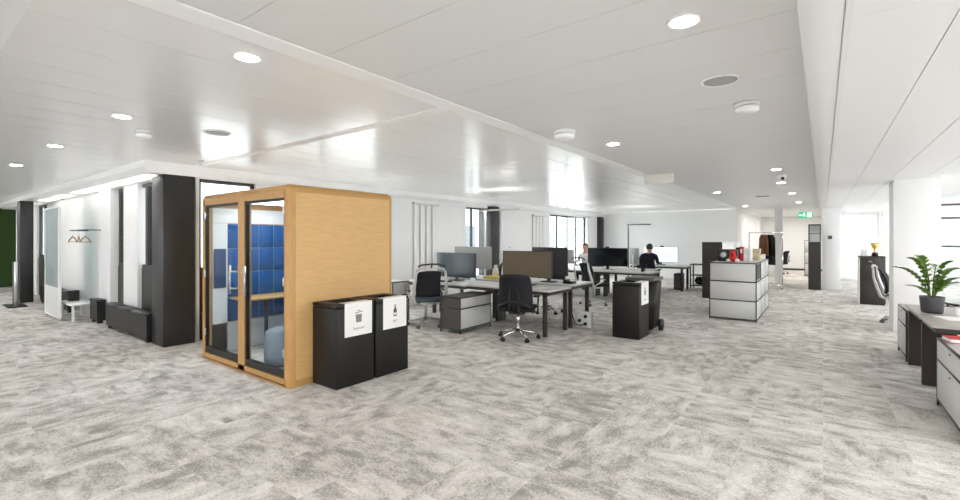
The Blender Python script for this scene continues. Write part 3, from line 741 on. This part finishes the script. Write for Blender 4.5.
# right-hand side screens beyond the plant
def keyboard(label, x, y, z, rz=0, c='black'):
    r = thing('keyboard', label, 'keyboard', (x, y, z), rz, 'keyboards on the desks')
    B(-.22, .22, -.065, .065, .001, .018, .005).build('case', c, r)
    mb = MB()
    for i in range(4):
        for j in range(14): mb.box(-.205 + .0295 * j, -.18 + .0295 * j, -.05 + .027 * i, -.027 + .027 * i, .0185, .022)
    mb.build('keys', 'usmg' if c == 'black' else 'whiteg', r)
    return r
keyboard('black keyboard on the near left desk before the slate blue screen', -5.80, 6.45, .741)
keyboard('dark keyboard on the near right desk below the taupe screen', -4.10, 6.48, .741, .1)
keyboard('pale keyboard on the right desk of the second row', -4.4, 11.25, .741, 0, 'white')

# ---- office chairs
def caster_set(r, m='black', spoke='chrome', R=.30):
    b = MB()
    for k in range(5):
        a = 2 * PI * k / 5 + .3; c, s = math.cos(a), math.sin(a)
        b.tube([(.02 * c, .02 * s, .135), (.12 * c, .12 * s, .115), (R * c, R * s, .075)], [.026, .022, .014], 8)
    b.cyl((0, 0, .09), (0, 0, .16), .036); b.build('base', spoke, r)
    for k in range(5):
        a = 2 * PI * k / 5 + .3; c, s = math.cos(a), math.sin(a); p = Vector((R * c, R * s, 0)); q = Vector((-s, c, 0)) * .013
        q2 = q * 2
        mb = MB().cyl(p + Vector((0, 0, .029)) + q * .35, p + Vector((0, 0, .029)) + q2, .029, n=14).cyl(p + Vector((0, 0, .029)) - q * .35, p + Vector((0, 0, .029)) - q2, .029, n=14)
        mb.cyl(p + Vector((0, 0, .045)), p + Vector((0, 0, .08)), .012, n=8); mb.build('caster', m, r)
    MB().cyl((0, 0, .15), (0, 0, .42), .026).build('gas_lift', 'chrome' if spoke == 'chrome' else 'silver', r)
def curved_panel(w, z0, z1, y, depth, lean, thick, n=10, k=8, taper=.9):
    """backrest: curved in plan, leaning back (towards -Y); user faces +Y"""
    t = bmesh.new(); A = []; Bk = []
    for j in range(k + 1):
        v = j / k; ra, rb = [], []
        for i in range(n + 1):
            u = i / n * 2 - 1; ww = w / 2 * (1 - (1 - taper) * v ** 2) * (1 - .10 * max(0, (v - .85) / .15) ** 2)
            zz = z0 + (z1 - z0) * v - .02 * max(0, (v - .8) / .2) * u * u
            yy = y + depth * u * u - lean * v + .045 * math.sin(v * PI) * (1)
            ra.append(t.verts.new((u * ww, yy, zz))); rb.append(t.verts.new((u * ww * .99, yy - thick, zz)))
        A.append(ra); Bk.append(rb)
    for j in range(k):
        for i in range(n):
            t.faces.new((A[j][i], A[j][i + 1], A[j + 1][i + 1], A[j + 1][i])); t.faces.new((Bk[j][i + 1], Bk[j][i], Bk[j + 1][i], Bk[j + 1][i + 1]))
    for j in range(k):
        t.faces.new((A[j][0], A[j + 1][0], Bk[j + 1][0], Bk[j][0])); t.faces.new((A[j + 1][n], A[j][n], Bk[j][n], Bk[j + 1][n]))
    for i in range(n):
        t.faces.new((A[0][i + 1], A[0][i], Bk[0][i], Bk[0][i + 1])); t.faces.new((A[k][i], A[k][i + 1], Bk[k][i + 1], Bk[k][i]))
    bmesh.ops.recalc_face_normals(t, faces=t.faces)
    return MB()._add(t, None, None, True)
def chair_black(label):
    r = thing('office_chair', label, 'office chair', (0, 0, 0), 0, 'office chairs')
    caster_set(r)
    B(-.25, .25, -.23, .25, .43, .50, .03, 3).build('seat', 'seatf', r)
    B(-.12, .12, -.14, .12, .385, .428, .015).build('tilt_mechanism', 'black', r)
    curved_panel(.50, .50, .99, -.24, .06, .10, .028, taper=.88).build('backrest', 'mesh', r)
    mb = MB(); mb.tube([(-.06, -.10, .41), (-.07, -.27, .43), (-.07, -.335, .62), (-.05, -.35, .80)], .015); mb.tube([(.06, -.10, .41), (.07, -.27, .43), (.07, -.335, .62), (.05, -.35, .80)], .015)
    mb.tube([(-.24, -.30, .52), (-.07, -.33, .60), (.07, -.33, .60), (.24, -.30, .52)], .012)
    mb.build('back_frame', 'blackm', r)
    for s in (-1, 1):
        mb = MB().tube([(.20 * s, .0, .40), (.29 * s, 0, .42), (.30 * s, 0, .64)], .014); ar = mb.build('armrest', 'black', r)
        B(.27 * s - .03, .27 * s + .06 if s > 0 else .27 * s + .03, -.12, .13, .64, .665, .01).build('arm_pad', 'black', ar)
    return r
def chair_silver(label, seatm='seatf'):
    r = thing('office_chair', label, 'office chair', (0, 0, 0), 0, 'office chairs')
    caster_set(r, 'usmg', 'silver', .32)
    B(-.25, .25, -.23, .26, .44, .52, .035, 3).build('seat', seatm, r)
    B(-.13, .13, -.16, .12, .39, .438, .015).build('tilt_mechanism', 'silver', r)
    curved_panel(.44, .54, 1.00, -.23, .05, .10, .022, taper=.95).build('backrest', 'mesh', r)
    for s in (-1, 1):
        p = [(.10 * s, .02, .41), (.22 * s, -.14, .42), (.285 * s, -.27, .50), (.29 * s, -.32, .66), (.275 * s, -.37, .84), (.255 * s, -.38, 1.0)]
        MB().tube(p, [.020, .026, .030, .027, .024, .018], 10, flat=(1.25, .8)).build('side_frame', 'silver', r)
    MB().tube([(-.255, -.38, 1.0), (-.20, -.40, 1.035), (0, -.41, 1.05), (.20, -.40, 1.035), (.255, -.38, 1.0)], .018, 10).build('top_rail', 'silver', r)
    hg = MB().tube([(-.24, -.45, 1.075), (-.18, -.455, 1.11), (0, -.46, 1.125), (.18, -.455, 1.11), (.24, -.45, 1.075)], .014, 8); hg.tube([(0, -.41, 1.05), (0, -.46, 1.12)], .013); hg.build('coat_hanger', 'black', r)
    for s in (-1, 1):
        mb = MB().tube([(.285 * s, -.20, .48), (.32 * s, -.08, .55), (.32 * s, .05, .625)], .015); ar = mb.build('armrest', 'silver', r)
        B(.29 * s if s > 0 else .35 * s, .35 * s if s > 0 else .29 * s, -.10, .14, .627, .65, .01).build('arm_pad', 'black', ar)
    return r
cA = chair_black('black mesh office chair at the near right desk, seen from behind'); cA.location = (-3.78, 5.98, 0); cA.rotation_euler.z = .38; cA.scale = (1.05, 1.05, 1.04)
dup(cA, 'black office chair across the first desk pair, back showing above the far right desk', (-4.62, 8.46, 0), PI - .2)
dup(cA, 'black office chair behind the far left desk of the first pair', (-5.75, 8.50, 0), PI + .1)
cS = chair_silver('silver framed office chair with blue-grey seat at the near left desk beside the bins', 'blueseat'); cS.location = (-5.68, 5.90, 0); cS.rotation_euler.z = 1.0
cT = chair_silver('silver framed office chair with black seat between the first and second desk rows'); cT.location = (-4.30, 10.15, 0); cT.rotation_euler.z = -.5
cR = dup(cT, 'silver framed office chair half hidden behind the white right column', (1.16, 11.3, 0), -1.75)
dup(cA, 'black office chair at the right picture edge beyond the plant', (1.62, 8.75, 0), .4)
cP = dup(cA, 'black office chair carrying the person in the navy sweater', (-4.04, 13.42, 0), .0)
cQ = dup(cA, 'black office chair carrying the man in the white shirt', (-5.88, 13.35, 0), PI)
dup(cA, 'small black office chair far down the aisle near the end wall', (-1.55, 24.2, 0), 1.2)

# ---- task lamps with a horizontal bar head
def task_lamp(label, x, y, z0, top, x1):
    r = thing('task_lamp', label, 'lamp', (x, y, z0), 0, 'bar-headed desk lamps')
    B(-.10, .10, -.10, .10, .001, .016, .004).build('base', 'steel', r)
    B(-.014, .014, -.014, .014, .017, top - z0).build('pole', 'steel', r)
    B(-.05, x1 - x, -.05, .05, top - z0 + .001, top - z0 + .028, .006).build('lamp_head', 'silver', r)
    return r
task_lamp('bar-headed lamp on the first desks in front of the dark window column', -5.98, 7.14 + .5, .756, 2.16, -5.12) if False else None
def floor_lamp(label, x, y, top, x0, x1, m='silver'):
    r = thing('floor_lamp', label, 'lamp', (x, y, 0), 0, 'bar-headed floor lamps')
    B(-.18, .18, -.14, .14, .001, .02, .005).build('base', m, r)
    B(-.02, .02, -.014, .014, .021, top).build('pole', m, r)
    hd = B(x0 - x, x1 - x, -.07, .07, top + .001, top + .03, .006).build('lamp_head', m, r)
    for zz, up, pw_ in ((top + .034, PI, 2.5), (top - .004, 0, 6)):
        l = bpy.data.lights.new('lamp_glow', 'AREA'); l.shape = 'RECTANGLE'; l.size = (x1 - x0) * .9; l.size_y = .11; l.energy = pw_; l.color = (1, .98, .96)
        q = bpy.data.objects.new('lamp_glow', l); COL.objects.link(q); q.location = ((x0 + x1) / 2 - x, 0, zz); q.rotation_euler = (up, 0, 0); q.parent = r
    return r
floor_lamp('silver bar-headed floor lamp by the middle courtyard window', -6.12, 8.28, 2.18, -6.25, -5.22)
floor_lamp('silver bar-headed floor lamp by the far courtyard windows', -6.40, 12.85, 2.19, -6.5, -5.55)
floor_lamp('dark bar-headed floor lamp against the far white wall', -5.28, 15.35, 2.02, -5.31, -4.55, 'usmg')

# ================================================================== people (seated)
def person(label, loc, rz, upper, lower, lean=0., arms=None, head_turn=0.):
    """seated figure facing +Y, hips at local (0,0,.52)"""
    V = []; E = []; Rd = []; tagm = []
    def add(p, r, parent=None, m='u'):
        V.append(Vector(p)); Rd.append(r); tagm.append(m)
        if parent is not None: E.append((parent, len(V) - 1))
        return len(V) - 1
    L_ = lean
    pel = add((0, 0, .55), (.155, .12), None, 'l'); wa = add((0, .02 + L_ * .3, .70), (.145, .10), pel, 'u'); ch = add((0, .03 + L_ * .7, .88), (.195, .125), wa, 'u')
    sh_ = add((0, .03 + L_, 1.00), (.13, .09), ch, 'u'); nk = add((0, .05 + L_ * 1.1, 1.075), (.055, .055), sh_, 's'); hd0 = add((0, .075 + L_ * 1.2, 1.14), (.075, .085), nk, 's')
    hd1 = add((0, .075 + L_ * 1.25, 1.22), (.082, .10), hd0, 's'); add((0, .065 + L_ * 1.25, 1.285), (.062, .075), hd1, 's')
    arms = arms or (((.285, .07, .80), (.20, .33, .785), (.16, .42, .775)), ((.235, .06, .79), (.20, .33, .77), (.17, .42, .775)))
    hands = []
    for s, A in zip((-1, 1), arms):
        s0 = add((.195 * s, .03 + L_, .985), (.074, .070), sh_, 'u'); e = add((A[0][0] * s, A[0][1] + L_, A[0][2]), (.048, .048), s0, 'u')
        w = add((A[1][0] * s, A[1][1] + L_, A[1][2]), (.033, .031), e, 'u'); h = add((A[2][0] * s, A[2][1] + L_, A[2][2]), (.040, .018), w, 's')
        for q in range(4):
            f1 = add((A[2][0] * s + (q - 1.5) * .021, A[2][1] + L_ + .055 - abs(q - 1.4) * .005, A[2][2] + .004), (.009, .009), h, 's'); add((A[2][0] * s + (q - 1.5) * .022, A[2][1] + L_ + .088 - abs(q - 1.4) * .009, A[2][2] - .012), (.0075, .0075), f1, 's')
        t1 = add((A[2][0] * s - .045 * s, A[2][1] + L_ + .01, A[2][2]), (.010, .010), h, 's'); add((A[2][0] * s - .058 * s, A[2][1] + L_ + .042, A[2][2] - .006), (.0085, .0085), t1, 's')
        hp = add((.09 * s, .04, .54), (.10, .095), pel, 'l'); kn = add((.13 * s, .42, .545), (.066, .066), hp, 'l'); an = add((.13 * s, .44, .05), (.042, .045), kn, 'l')
        he = add((.13 * s, .42, -.02), (.042, .04), an, 'f'); add((.14 * s, .56, -.035), (.040, .03), he, 'f')
    me = bpy.data.meshes.new('person'); me.from_pydata([tuple(v) for v in V], E, [])
    o = bpy.data.objects.new('person_tmp', me); COL.objects.link(o)
    md_ = o.modifiers.new('s', 'SKIN'); md_.use_smooth_shade = True
    for i, sv in enumerate(me.skin_vertices[0].data): sv.radius = Rd[i]; sv.use_root = (i == 0)
    sb = o.modifiers.new('d', 'SUBSURF'); sb.levels = 2; sb.render_levels = 2
    bpy.context.view_layer.update()
    em = bpy.data.meshes.new_from_object(o.evaluated_get(bpy.context.evaluated_depsgraph_get()))
    bpy.data.objects.remove(o)
    em.materials.clear()
    for k in (upper, lower, 'skin', 'shoe'): em.materials.append(M_[k])
    ix = {'u': 0, 'l': 1, 's': 2, 'f': 3}
    segs = [(V[a], V[b], ix[tagm[b]]) for a, b in E]
    for p in em.polygons:
        c = p.center; best = 9; k = 0
        for a, b, q in segs:
            d = b - a; tt = max(0, min(1, (c - a).dot(d) / max(d.length_squared, 1e-9))); dist = (c - (a + d * tt)).length
            if dist < best: best, k = dist, q
        p.material_index = k; p.use_smooth = True
    r = bpy.data.objects.new('person', em); COL.objects.link(r); r.location = loc; r.rotation_euler = (0, 0, rz); tag(r, label, 'person')
    hc = Vector((0, .075 + L_ * 1.25, 1.215))
    mb = MB(); t = bmesh.new(); bmesh.ops.create_uvsphere(t, u_segments=20, v_segments=14, radius=1)
    bmesh.ops.delete(t, geom=[v for v in t.verts if v.co.z < -.55 or (v.co.y > .30 and v.co.z < .52)], context='VERTS')
    mb._add(t, Matrix.Translation(hc + Vector((0, -.006, .015))) @ Matrix.Diagonal((.094, .115, .115, 1)), None, True); hr = mb.build('hair', 'hair', r)
    so = hr.modifiers.new('t', 'SOLIDIFY'); so.thickness = .014; so.offset = -1
    MB().sphere(hc + Vector((0, .108, -.015)), .016, (.8, 1.1, 1.3), 10).build('nose', 'skin', r)
    for s in (-1, 1):
        MB().sphere(hc + Vector((.033 * s, .088, .012)), .012, (1.2, .6, .8), 8).build('eye', 'eyew', r); MB().sphere(hc + Vector((.088 * s, -.005, -.005)), .025, (.4, .8, 1.2), 8).build('ear', 'skin', r)
    MB().sphere(hc + Vector((0, .090, -.055)), .02, (1.3, .5, .35), 8).build('mouth', 'lip', r)
    return r
person('person in navy sweater seen from behind, seated at the white document screen', (-4.04, 13.44, .078), 0, 'navy', 'trouser', .03)
person('man with brown hair in white shirt facing this way behind the second desk row', (-5.88, 13.31, .078), PI, 'shirt', 'trouser', .05)

# ================================================================== desk clutter
def cup(label, x, y, z, m='white'):
    r = thing('mug', label, 'mug', (x, y, z), 0, 'mugs on the desks')
    MB().lathe([(0, .002), (.035, .002), (.04, .05), (.041, .095), (.036, .095), (.034, .01), (0, .008)], n=18).build('body', m, r)
    MB().tube([(.038, 0, .08), (.065, 0, .07), (.065, 0, .035), (.038, 0, .025)], .006).build('handle', m, r)
    return r
cup('white mug on the near left desk right of the slate blue screen', -5.12, 6.55, .741)
cup('dark mug on the right desk of the second row', -3.55, 11.35, .741, 'black')
tag(B(-.17, .17, -.11, .11, 0, .055, .004).build('card_tray', 'yellow', loc=(-5.28, 7.42, .756)), 'flat yellow tray on the far desks beside the little plant', 'tray')
def paper(label, x, y, z, rz): return tag(B(-.105, .105, -.15, .15, 0, .004).build('paper_sheet', 'paper', loc=(x, y, z), rz=rz), label, 'paper', 'loose sheets on the desks')
paper('white sheet of paper on the near left desk below the blue screen', -5.20, 6.35, .7405, .4)
paper('white sheet on the near right desk right of the keyboard', -3.72, 6.52, .7405, -.2)
paper('white sheet on the right desk of the second row near its right end', -3.35, 11.25, .7405, .2)
# twiggy plant
tp = thing('potted_plant', 'small twiggy plant in a white pot between the first desk screens', 'plant', (-5.02, 7.46, .756))
MB().lathe([(0, .001), (.055, .001), (.075, .13), (.068, .13), (.06, .11), (0, .11)], n=20).build('pot', 'white', tp)
for k in range(7):
    a = k * 2.4; c, s = math.cos(a), math.sin(a); q = .10 + .05 * (k % 3); hgt = .42 + .07 * (k % 4)
    mb = MB().tube([(.01 * c, .01 * s, .10), (.04 * c, .04 * s, .28), (q * c, q * s, hgt)], [.005, .004, .002], 6, m='wood')
    for j in range(5):
        u = .45 + .13 * j; p = Vector((q * u * c, q * u * s, .1 + (hgt - .1) * u)); mb.sphere(p + Vector((.02 * math.cos(j * 2.1), .02 * math.sin(j * 2.1), .01)), .016, (1, 1, .5), 6, m='leaf' if k % 3 else 'pink')
    mb.build('twig', None, tp)
# figurine-like pale vases on far desk
for i, (x, y, hh, m, lab) in enumerate(((-5.20, 7.72, .34, 'paper', 'tall pale vase on the far desks left of the twiggy plant'), (-5.36, 7.62, .26, 'tan', 'short beige vase on the far desks near the yellow tray'))):
    tag(MB().lathe([(0, .001), (.05, .001), (.07, hh * .35), (.055, hh * .7), (.03, hh * .85), (.038, hh), (.03, hh), (.022, hh * .86), (0, hh * .84)], n=20).build('vase', m, loc=(x, y, .756)), lab, 'vase', 'pale vases on the far desks')
# phone, pen holder
ph = thing('desk_phone', 'black desk phone on the far desks beside the taupe screen', 'phone', (-3.62, 7.45, .756))
B(-.09, .09, -.10, .10, .001, .04, .01).build('phone_base', 'black', ph); B(-.085, -.035, -.10, .10, .041, .07, .012).build('handset', 'black', ph)
# power box under the desk
pb = thing('power_box', 'white floor power box with dark plugs under the first desks', 'power box', (-3.47, 7.42, 0))
B(0, .26, 0, .12, .001, .27, .008).build('housing', 'whiteg', pb)
for x, z in ((.17, .07), (.17, .20), (.06, .12)):
    MB().cyl((x, -.03, z), (x, -.001, z), .028, n=14).build('plug', 'black', pb)
tag(MB().tube([(-3.30, 7.375, .07), (-3.34, 7.32, .05), (-3.40, 7.20, .10), (-3.44, 7.15, .30), (-3.45, 7.15, .72)], .009, 8).build('power_cable', 'black'), 'black power cable running from the white power box up to the desk', 'cable')
# computer towers at the far desk end
pc = thing('computer_tower', 'black computer tower under the right end of the third-row desk', 'computer', (-3.62, 14.55, .0))
B(0, .20, 0, .45, .02, .50, .008).build('case', 'black', pc); B(.02, .18, -.006, -.001, .05, .46, .003).build('front_panel', 'usmg', pc)
tl = thing('side_trolley', 'dark metal trolley with bags against the wall beyond the third-row desk', 'trolley', (-3.30, 15.15, 0))
mb = MB()
for x in (0, .46):
    for y in (0, .40): mb.box(x, x + .035, y, y + .035, .05, .74)
mb.box(0, .495, 0, .435, .745, .775); mb.box(.035, .46, .0, .435, .10, .13); mb.box(.035, .46, .0, .435, .42, .44); mb.build('frame', 'blackm', tl)
for x in (.02, .475):
    for y in (.02, .415): MB().sphere((x, y, .025), .025).build('caster', 'black', tl)
bg = thing('shoulder_bag', 'dark bag lying on the lower shelf of the metal trolley', 'bag', (-3.05, 15.35, .131))
MB().sphere((0, 0, .125), .125, (1.2, .9, 1)).build('pouch', 'coat', bg); MB().tube([(-.10, 0, .20), (-.07, 0, .27), (.07, 0, .27), (.10, 0, .20)], .012).build('strap', 'brown', bg)

# vertical blinds on the courtyard wall
def blinds(label, y0, n, w=.16, top=2.36):
    r = thing('panel_blind', label, 'blind', (XA + .01, y0, .05), 0, 'white vertical panel blinds')
    B(0, .07, -.02, n * (w + .05) + .02, top - .05, top, .005).build('rail', 'whiteg', r)
    for k in range(n): B(.012, .045, k * (w + .05), k * (w + .05) + w, .02, top - .055, .012, 3).build('blind_panel', 'white', r)
    return r
blinds('white vertical panel blinds on the wall behind the left silver chair', 7.48, 4, .155)
blinds('white vertical panel blinds on the wall behind the taupe monitor', 12.9, 4, .16, 2.30)

# ================================================================== entrance side (left)
def radiator(label, x0, x1, y0=2.38, h=.435, group='black radiator covers'):
    r = thing('radiator_cover', label, 'radiator', (x0, y0, 0), 0, group); w = x1 - x0
    B(0, w, 0, .13, .05, h - .03, .004, 1, smooth=False).build('casing', 'black', r)
    mb = MB()
    n = max(2, int(w / .55))
    for k in range(n): mb.box(w / n * k + .004, w / n * (k + 1) - .004, -.012, .135, h - .028, h, .004, 1)
    mb.build('top_grille', 'blackm', r)
    for x in (.06, w - .06): B(x - .02, x + .02, .02, .10, 0, .049).build('foot', 'black', r)
    return r
radiator('long black radiator cover left of the dark corner column', -10.0, -8.0)
radiator('short black radiator cover right of the white coat stand', -11.0, -10.55)
radiator('far black radiator cover behind the coat stand glass', -15.3, -12.6, 2.36)
radiator('black radiator cover between the corner column and the pod', 0, 1.3)
r = bpy.data.objects['radiator_cover.003']; r.location = (-7.46, 2.95, 0); r.rotation_euler.z = PI / 2

ws = thing('coat_stand', 'white coat stand with tall tinted glass panel, rail and bench', 'coat stand', (-12.72, 2.03, 0))
mb = MB(); mb.box(0, .03, 0, .04, .04, 2.17); mb.box(1.16, 1.22, 0, .04, .04, 2.17); mb.box(.03, 1.16, 0, .04, 2.14, 2.17); mb.box(.03, 1.16, 0, .04, .04, .08); mb.build('frame', 'white', ws)
B(.03, 1.16, .012, .020, .62, 2.14).build('glass_panel', 'mirror', ws); B(.03, 1.16, .008, .030, .08, .618).build('lower_panel', 'whiteg', ws)
B(.70, 1.62, .10, .46, .30, .335, .004, 1).build('bench_shelf', 'white', ws)
for x in (.06, 1.18): MB().cyl((x, .02, 0), (x, .02, .039), .018, n=10).build('foot', 'steel', ws)
for x, y in ((.74, .12), (.74, .40), (1.56, .12), (1.56, .40)): B(x, x + .035, y, y + .035, 0, .299).build('bench_leg', 'white', ws)
MB().tube([(.50, .30, 1.72), (1.78, .30, 1.72)], .012).build('rail', 'usmg', ws)
for x in (.55, 1.73): MB().tube([(x, .30, 1.72), (x, .58, 1.72)], .010).build('rail_bracket', 'usmg', ws)
def hook(r, z, rad, m='steel', turn=0):
    return MB().tube([(0, 0, z - .11), (0, 0, z - .05), (rad * .5, 0, z - rad), (rad, 0, z - rad * .2), (rad * .8, 0, z + rad * .65), (0, 0, z + rad), (-rad * .8, 0, z + rad * .65), (-rad, 0, z + .002)], .004, 6).build('hook', m, r, rz=turn)
for i in range(3):
    h = thing('coat_hanger', ('leftmost wooden hanger on the coat stand rail', 'middle wooden hanger of the three on the coat stand rail', 'rightmost wooden hanger on the coat stand rail')[i], 'hanger', (-12.0 + .46 * i, 2.33, 1.49), (.15, -.1, .2)[i], 'wooden hangers on the rail')
    MB().tube([(-.20, 0, .0), (-.10, 0, .07), (0, 0, .11), (.10, 0, .07), (.20, 0, .0)], .014, 8, flat=(.7, 1)).build('hanger_body', 'wood', h)
    MB().tube([(-.18, 0, .005), (.18, 0, .005)], .007, 8).build('trouser_bar', 'wood', h)
    hook(h, .23, .026, turn=PI / 2 - (.15, -.1, .2)[i])
for i, z in enumerate((.04,)):
    tag(B(-.07, .07, -.08, .08, 0, .20, .006).build('shoe_box', 'black', loc=(-11.8, 2.30, .336)), 'small black box on the white coat stand bench', 'box')
st = thing('info_stand', 'slim dark floor stand with a flat base in front of the far dark column', 'stand', (-14.87, 1.88, 0))
B(-.38, .38, -.16, .16, 0, .025, .008).build('base_plate', 'blackm', st); B(-.13, .07, -.03, .03, .026, 1.02, .01).build('post', 'darkcol', st); B(.072, .10, -.03, .03, .026, 1.02, .006).build('side_rail', 'steel', st)
lb = thing('low_table', 'dark low table near the green wall', 'table', (-18.6, 1.2, 0))
B(-.6, .6, -.4, .4, .68, .72).build('table_top', 'black', lb)
for x in (-.55, .55):
    for y in (-.35, .35): B(x - .02, x + .02, y - .02, y + .02, 0, .679).build('leg', 'black', lb)

# ================================================================== right-hand desks
def panel_leg_desk(label, loc, w, d, h, far_leg):
    r = thing('desk', label, 'desk', loc, 0, 'grey desks with dark panel legs')
    B(0, w, 0, d, h - .03, h, .004, 1, smooth=False).build('table_top', 'desk2', r)
    B(.03, w - .03, .03, d - .03, h - .075, h - .031).build('under_frame', 'desksteel', r)
    for y in far_leg: B(.02, .22, y, y + .06, 0, h - .076, .004, 1, smooth=False).build('leg', 'legbrown', r)
    B(w - .22, w - .02, d - .10, d - .04, 0, h - .076).build('leg', 'legbrown', r)
    return r
panel_leg_desk('right-hand grey desk with the red book, nearer of the two', (.82, 6.02, 0), 1.6, .76, .735, (.66,))
panel_leg_desk('right-hand grey desk beneath the potted zz plant, farther of the two', (.82, 6.84, 0), 1.6, .90, .735, (.80,))
usm('drawer_pedestal', 'light grey drawer pedestal at the right picture edge, nearest one', (.845, 4.82, 0), .46, 1.14, .635, [2.2, 1.2], cat='drawer unit', side='-x', body='legbrown', top='desk2', foot=.05)
usm('drawer_pedestal', 'light grey drawer pedestal before the white right column', (.83, 7.80, 0), .46, .76, .65, [2.2, 1.2], cat='drawer unit', side='-x', body='legbrown', top='desk2', foot=.05)
rb = thing('book', 'red book lying on the near right pedestal', 'book', (1.00, 5.78, .637), .15)
B(-.12, .12, -.09, .09, .003, .033).build('pages', 'paper', rb)
mb = MB(); mb.box(-.123, .125, -.095, .095, 0, .003); mb.box(-.123, .125, -.095, .095, .033, .037); mb.box(.121, .125, -.095, .095, .003, .033); mb.build('cover', 'red', rb)
# zz plant
pl = thing('potted_plant', 'glossy green zz plant in a dark grey pot on the right-hand desk', 'plant', (.962, 7.02, .736))
MB().lathe([(0, .001), (.084, .001), (.092, .015), (.104, .165), (.104, .18), (.096, .18), (.092, .155), (0, .155)], n=32).build('pot', 'pot', pl)
MB().lathe([(0, .157), (.092, .157)], n=24).build('soil', 'soil', pl)
def frond(dirx, diry, reach, hgt, n, ll=.085):
    mb = MB(); pts = []
    d = Vector((dirx, diry, 0)).normalized()
    for k in range(9):
        u = k / 8; pts.append(Vector((0, 0, .16)) + d * (.02 + reach * u ** 1.5) + Vector((0, 0, hgt * math.sin(u * PI / 2 * .97))))
    mb.tube(pts, [.009 * (1 - .75 * k / 8) for k in range(9)], 6, m='stem')
    side = d.cross(Vector((0, 0, 1))).normalized()
    for k in range(n):
        u = .25 + .75 * k / (n - 1); i = min(int(u * 8), 7); fr_ = u * 8 - i; p = pts[i].lerp(pts[i + 1], fr_); tan = (pts[i + 1] - pts[i]).normalized()
        for s in (-1, 1):
            t = bmesh.new(); q = (side * s * .85 + tan * .75 + Vector((0, 0, .15))).normalized(); L_ = ll * (1 - .35 * abs(u - .6)); wv = q.cross(Vector((0, 0, 1)) + d * .2).normalized(); nn = wv.cross(q).normalized()
            prof = [(0, .004), (.2, .019), (.5, .027), (.8, .018), (1, .001)]
            top = []; bot = []; mid = []
            for a, ww in prof:
                c = p + q * (a * L_) - Vector((0, 0, .012 * a * a)); top.append(t.verts.new(c + wv * ww)); bot.append(t.verts.new(c - wv * ww)); mid.append(t.verts.new(c - nn * .004 * math.sin(a * PI)))
            for j in range(4): t.faces.new((top[j], top[j + 1], mid[j + 1], mid[j])); t.faces.new((mid[j], mid[j + 1], bot[j + 1], bot[j]))
            mb._add(t, None, 'leaf', True)
    return mb.build('frond', None, pl)
for a in ((-.95, .2, .27, .33, 9), (-.7, .3, .14, .43, 9), (-.6, -.3, .08, .45, 8), (.3, .6, .10, .36, 8), (.75, .2, .17, .33, 8), (.8, -.4, .20, .24, 8), (.3, -.8, .12, .24, 7), (-.8, -.25, .15, .13, 5), (.9, .5, .22, .18, 7), (.6, -.1, .10, .40, 7)): frond(*a)
# screens and papers at the right picture edge
mr = monitor('dark monitor seen edge-on behind the zz plant', 1.33, 7.46, .736, .60, .46, .15, -1.655)
paper('white papers on the right-hand desk by the plant', 1.06, 6.60, .7365, .3)
cup('white mug on the right-hand desk near the papers', 1.14, 6.80, .7365)

# ================================================================== far aisle
cr = thing('clothes_rack', 'chrome clothes rack with coats down the aisle behind the drawer cabinet', 'clothes rack', (-1.45, 16.9, 0))
mb = MB()
for x in (-.45, .45): mb.tube([(x, 0, .05), (x, 0, 1.75)], .014); mb.tube([(x, -.25, .05), (x, .25, .05)], .014)
mb.tube([(-.45, 0, 1.75), (.45, 0, 1.75)], .014); mb.tube([(-.45, 0, .10), (.45, 0, .10)], .012); mb.build('frame', 'chrome', cr)
for x in (-.45, .45):
    for y in (-.25, .25): MB().sphere((x, y, .025), .025).build('caster', 'black', cr)
def coat(label, x, rz, m, w=.42, hgt=.95):
    r = thing('coat', label, 'coat', (x, 16.9, 1.69), rz, 'coats on the clothes rack')
    MB().prism([(-w / 2, -.12), (-.06, 0), (.06, 0), (w / 2, -.12), (w / 2 + .03, -hgt), (-w / 2 - .03, -hgt)], 'y', -.06, .06).build('coat_body', m, r)
    for s in (-1, 1): MB().tube([(s * (w / 2 - .03), 0, -.14), (s * (w / 2 + .05), 0, -.35), (s * (w / 2 + .06), .0, -.66)], .05, 8, flat=(.7, 1.1)).build('sleeve', m, r)
    hook(r, .06, .03)
    return r
coat('brown jacket, left one on the clothes rack', -1.50, PI / 2 + .5, 'brown', .36, .62); coat('long black coat hanging right of the brown jacket', -1.32, PI / 2 + .45, 'coat', .38, .95)
wp = struct(B(-1.40, -1.15, 19.5, 19.62, 0, ZC).build('column', 'white'))
window(15, 'y', -2.58, 20.2, 23.2, .1, 2.4, [21.2, 22.2], fm='usmg')
usm('drawer_cabinet', 'small light grey cabinet at the end of the aisle beside the dark cabinet end', (-.62, 23.3, 0), .5, .45, 1.5, [1, 1, 1], side='y', body='usmw', top='usmw')
tag(B(-.2, .2, -.2, .2, 0, .62, .01).build('side_table', 'whiteg', loc=(-1.6, 22.0, 0)), 'small pale cube stool down the aisle', 'stool')

# ================================================================== world and view
w = bpy.data.worlds.new('sky'); scn.world = w; w.use_nodes = True
bg_ = w.node_tree.nodes['Background']; bg_.inputs['Color'].default_value = (.94, .97, 1, 1); bg_.inputs['Strength'].default_value = 4.5
scn.view_settings.view_transform = 'Standard'; scn.view_settings.look = 'None'; scn.view_settings.gamma = 1; scn.view_settings.use_curve_mapping = False
scn.view_settings.exposure = 1.15
scn.cycles.max_bounces = 10; scn.cycles.diffuse_bounces = 6; scn.cycles.glossy_bounces = 4; scn.cycles.transparent_max_bounces = 12
scn.cycles.sample_clamp_indirect = 6; scn.cycles.use_denoising = True
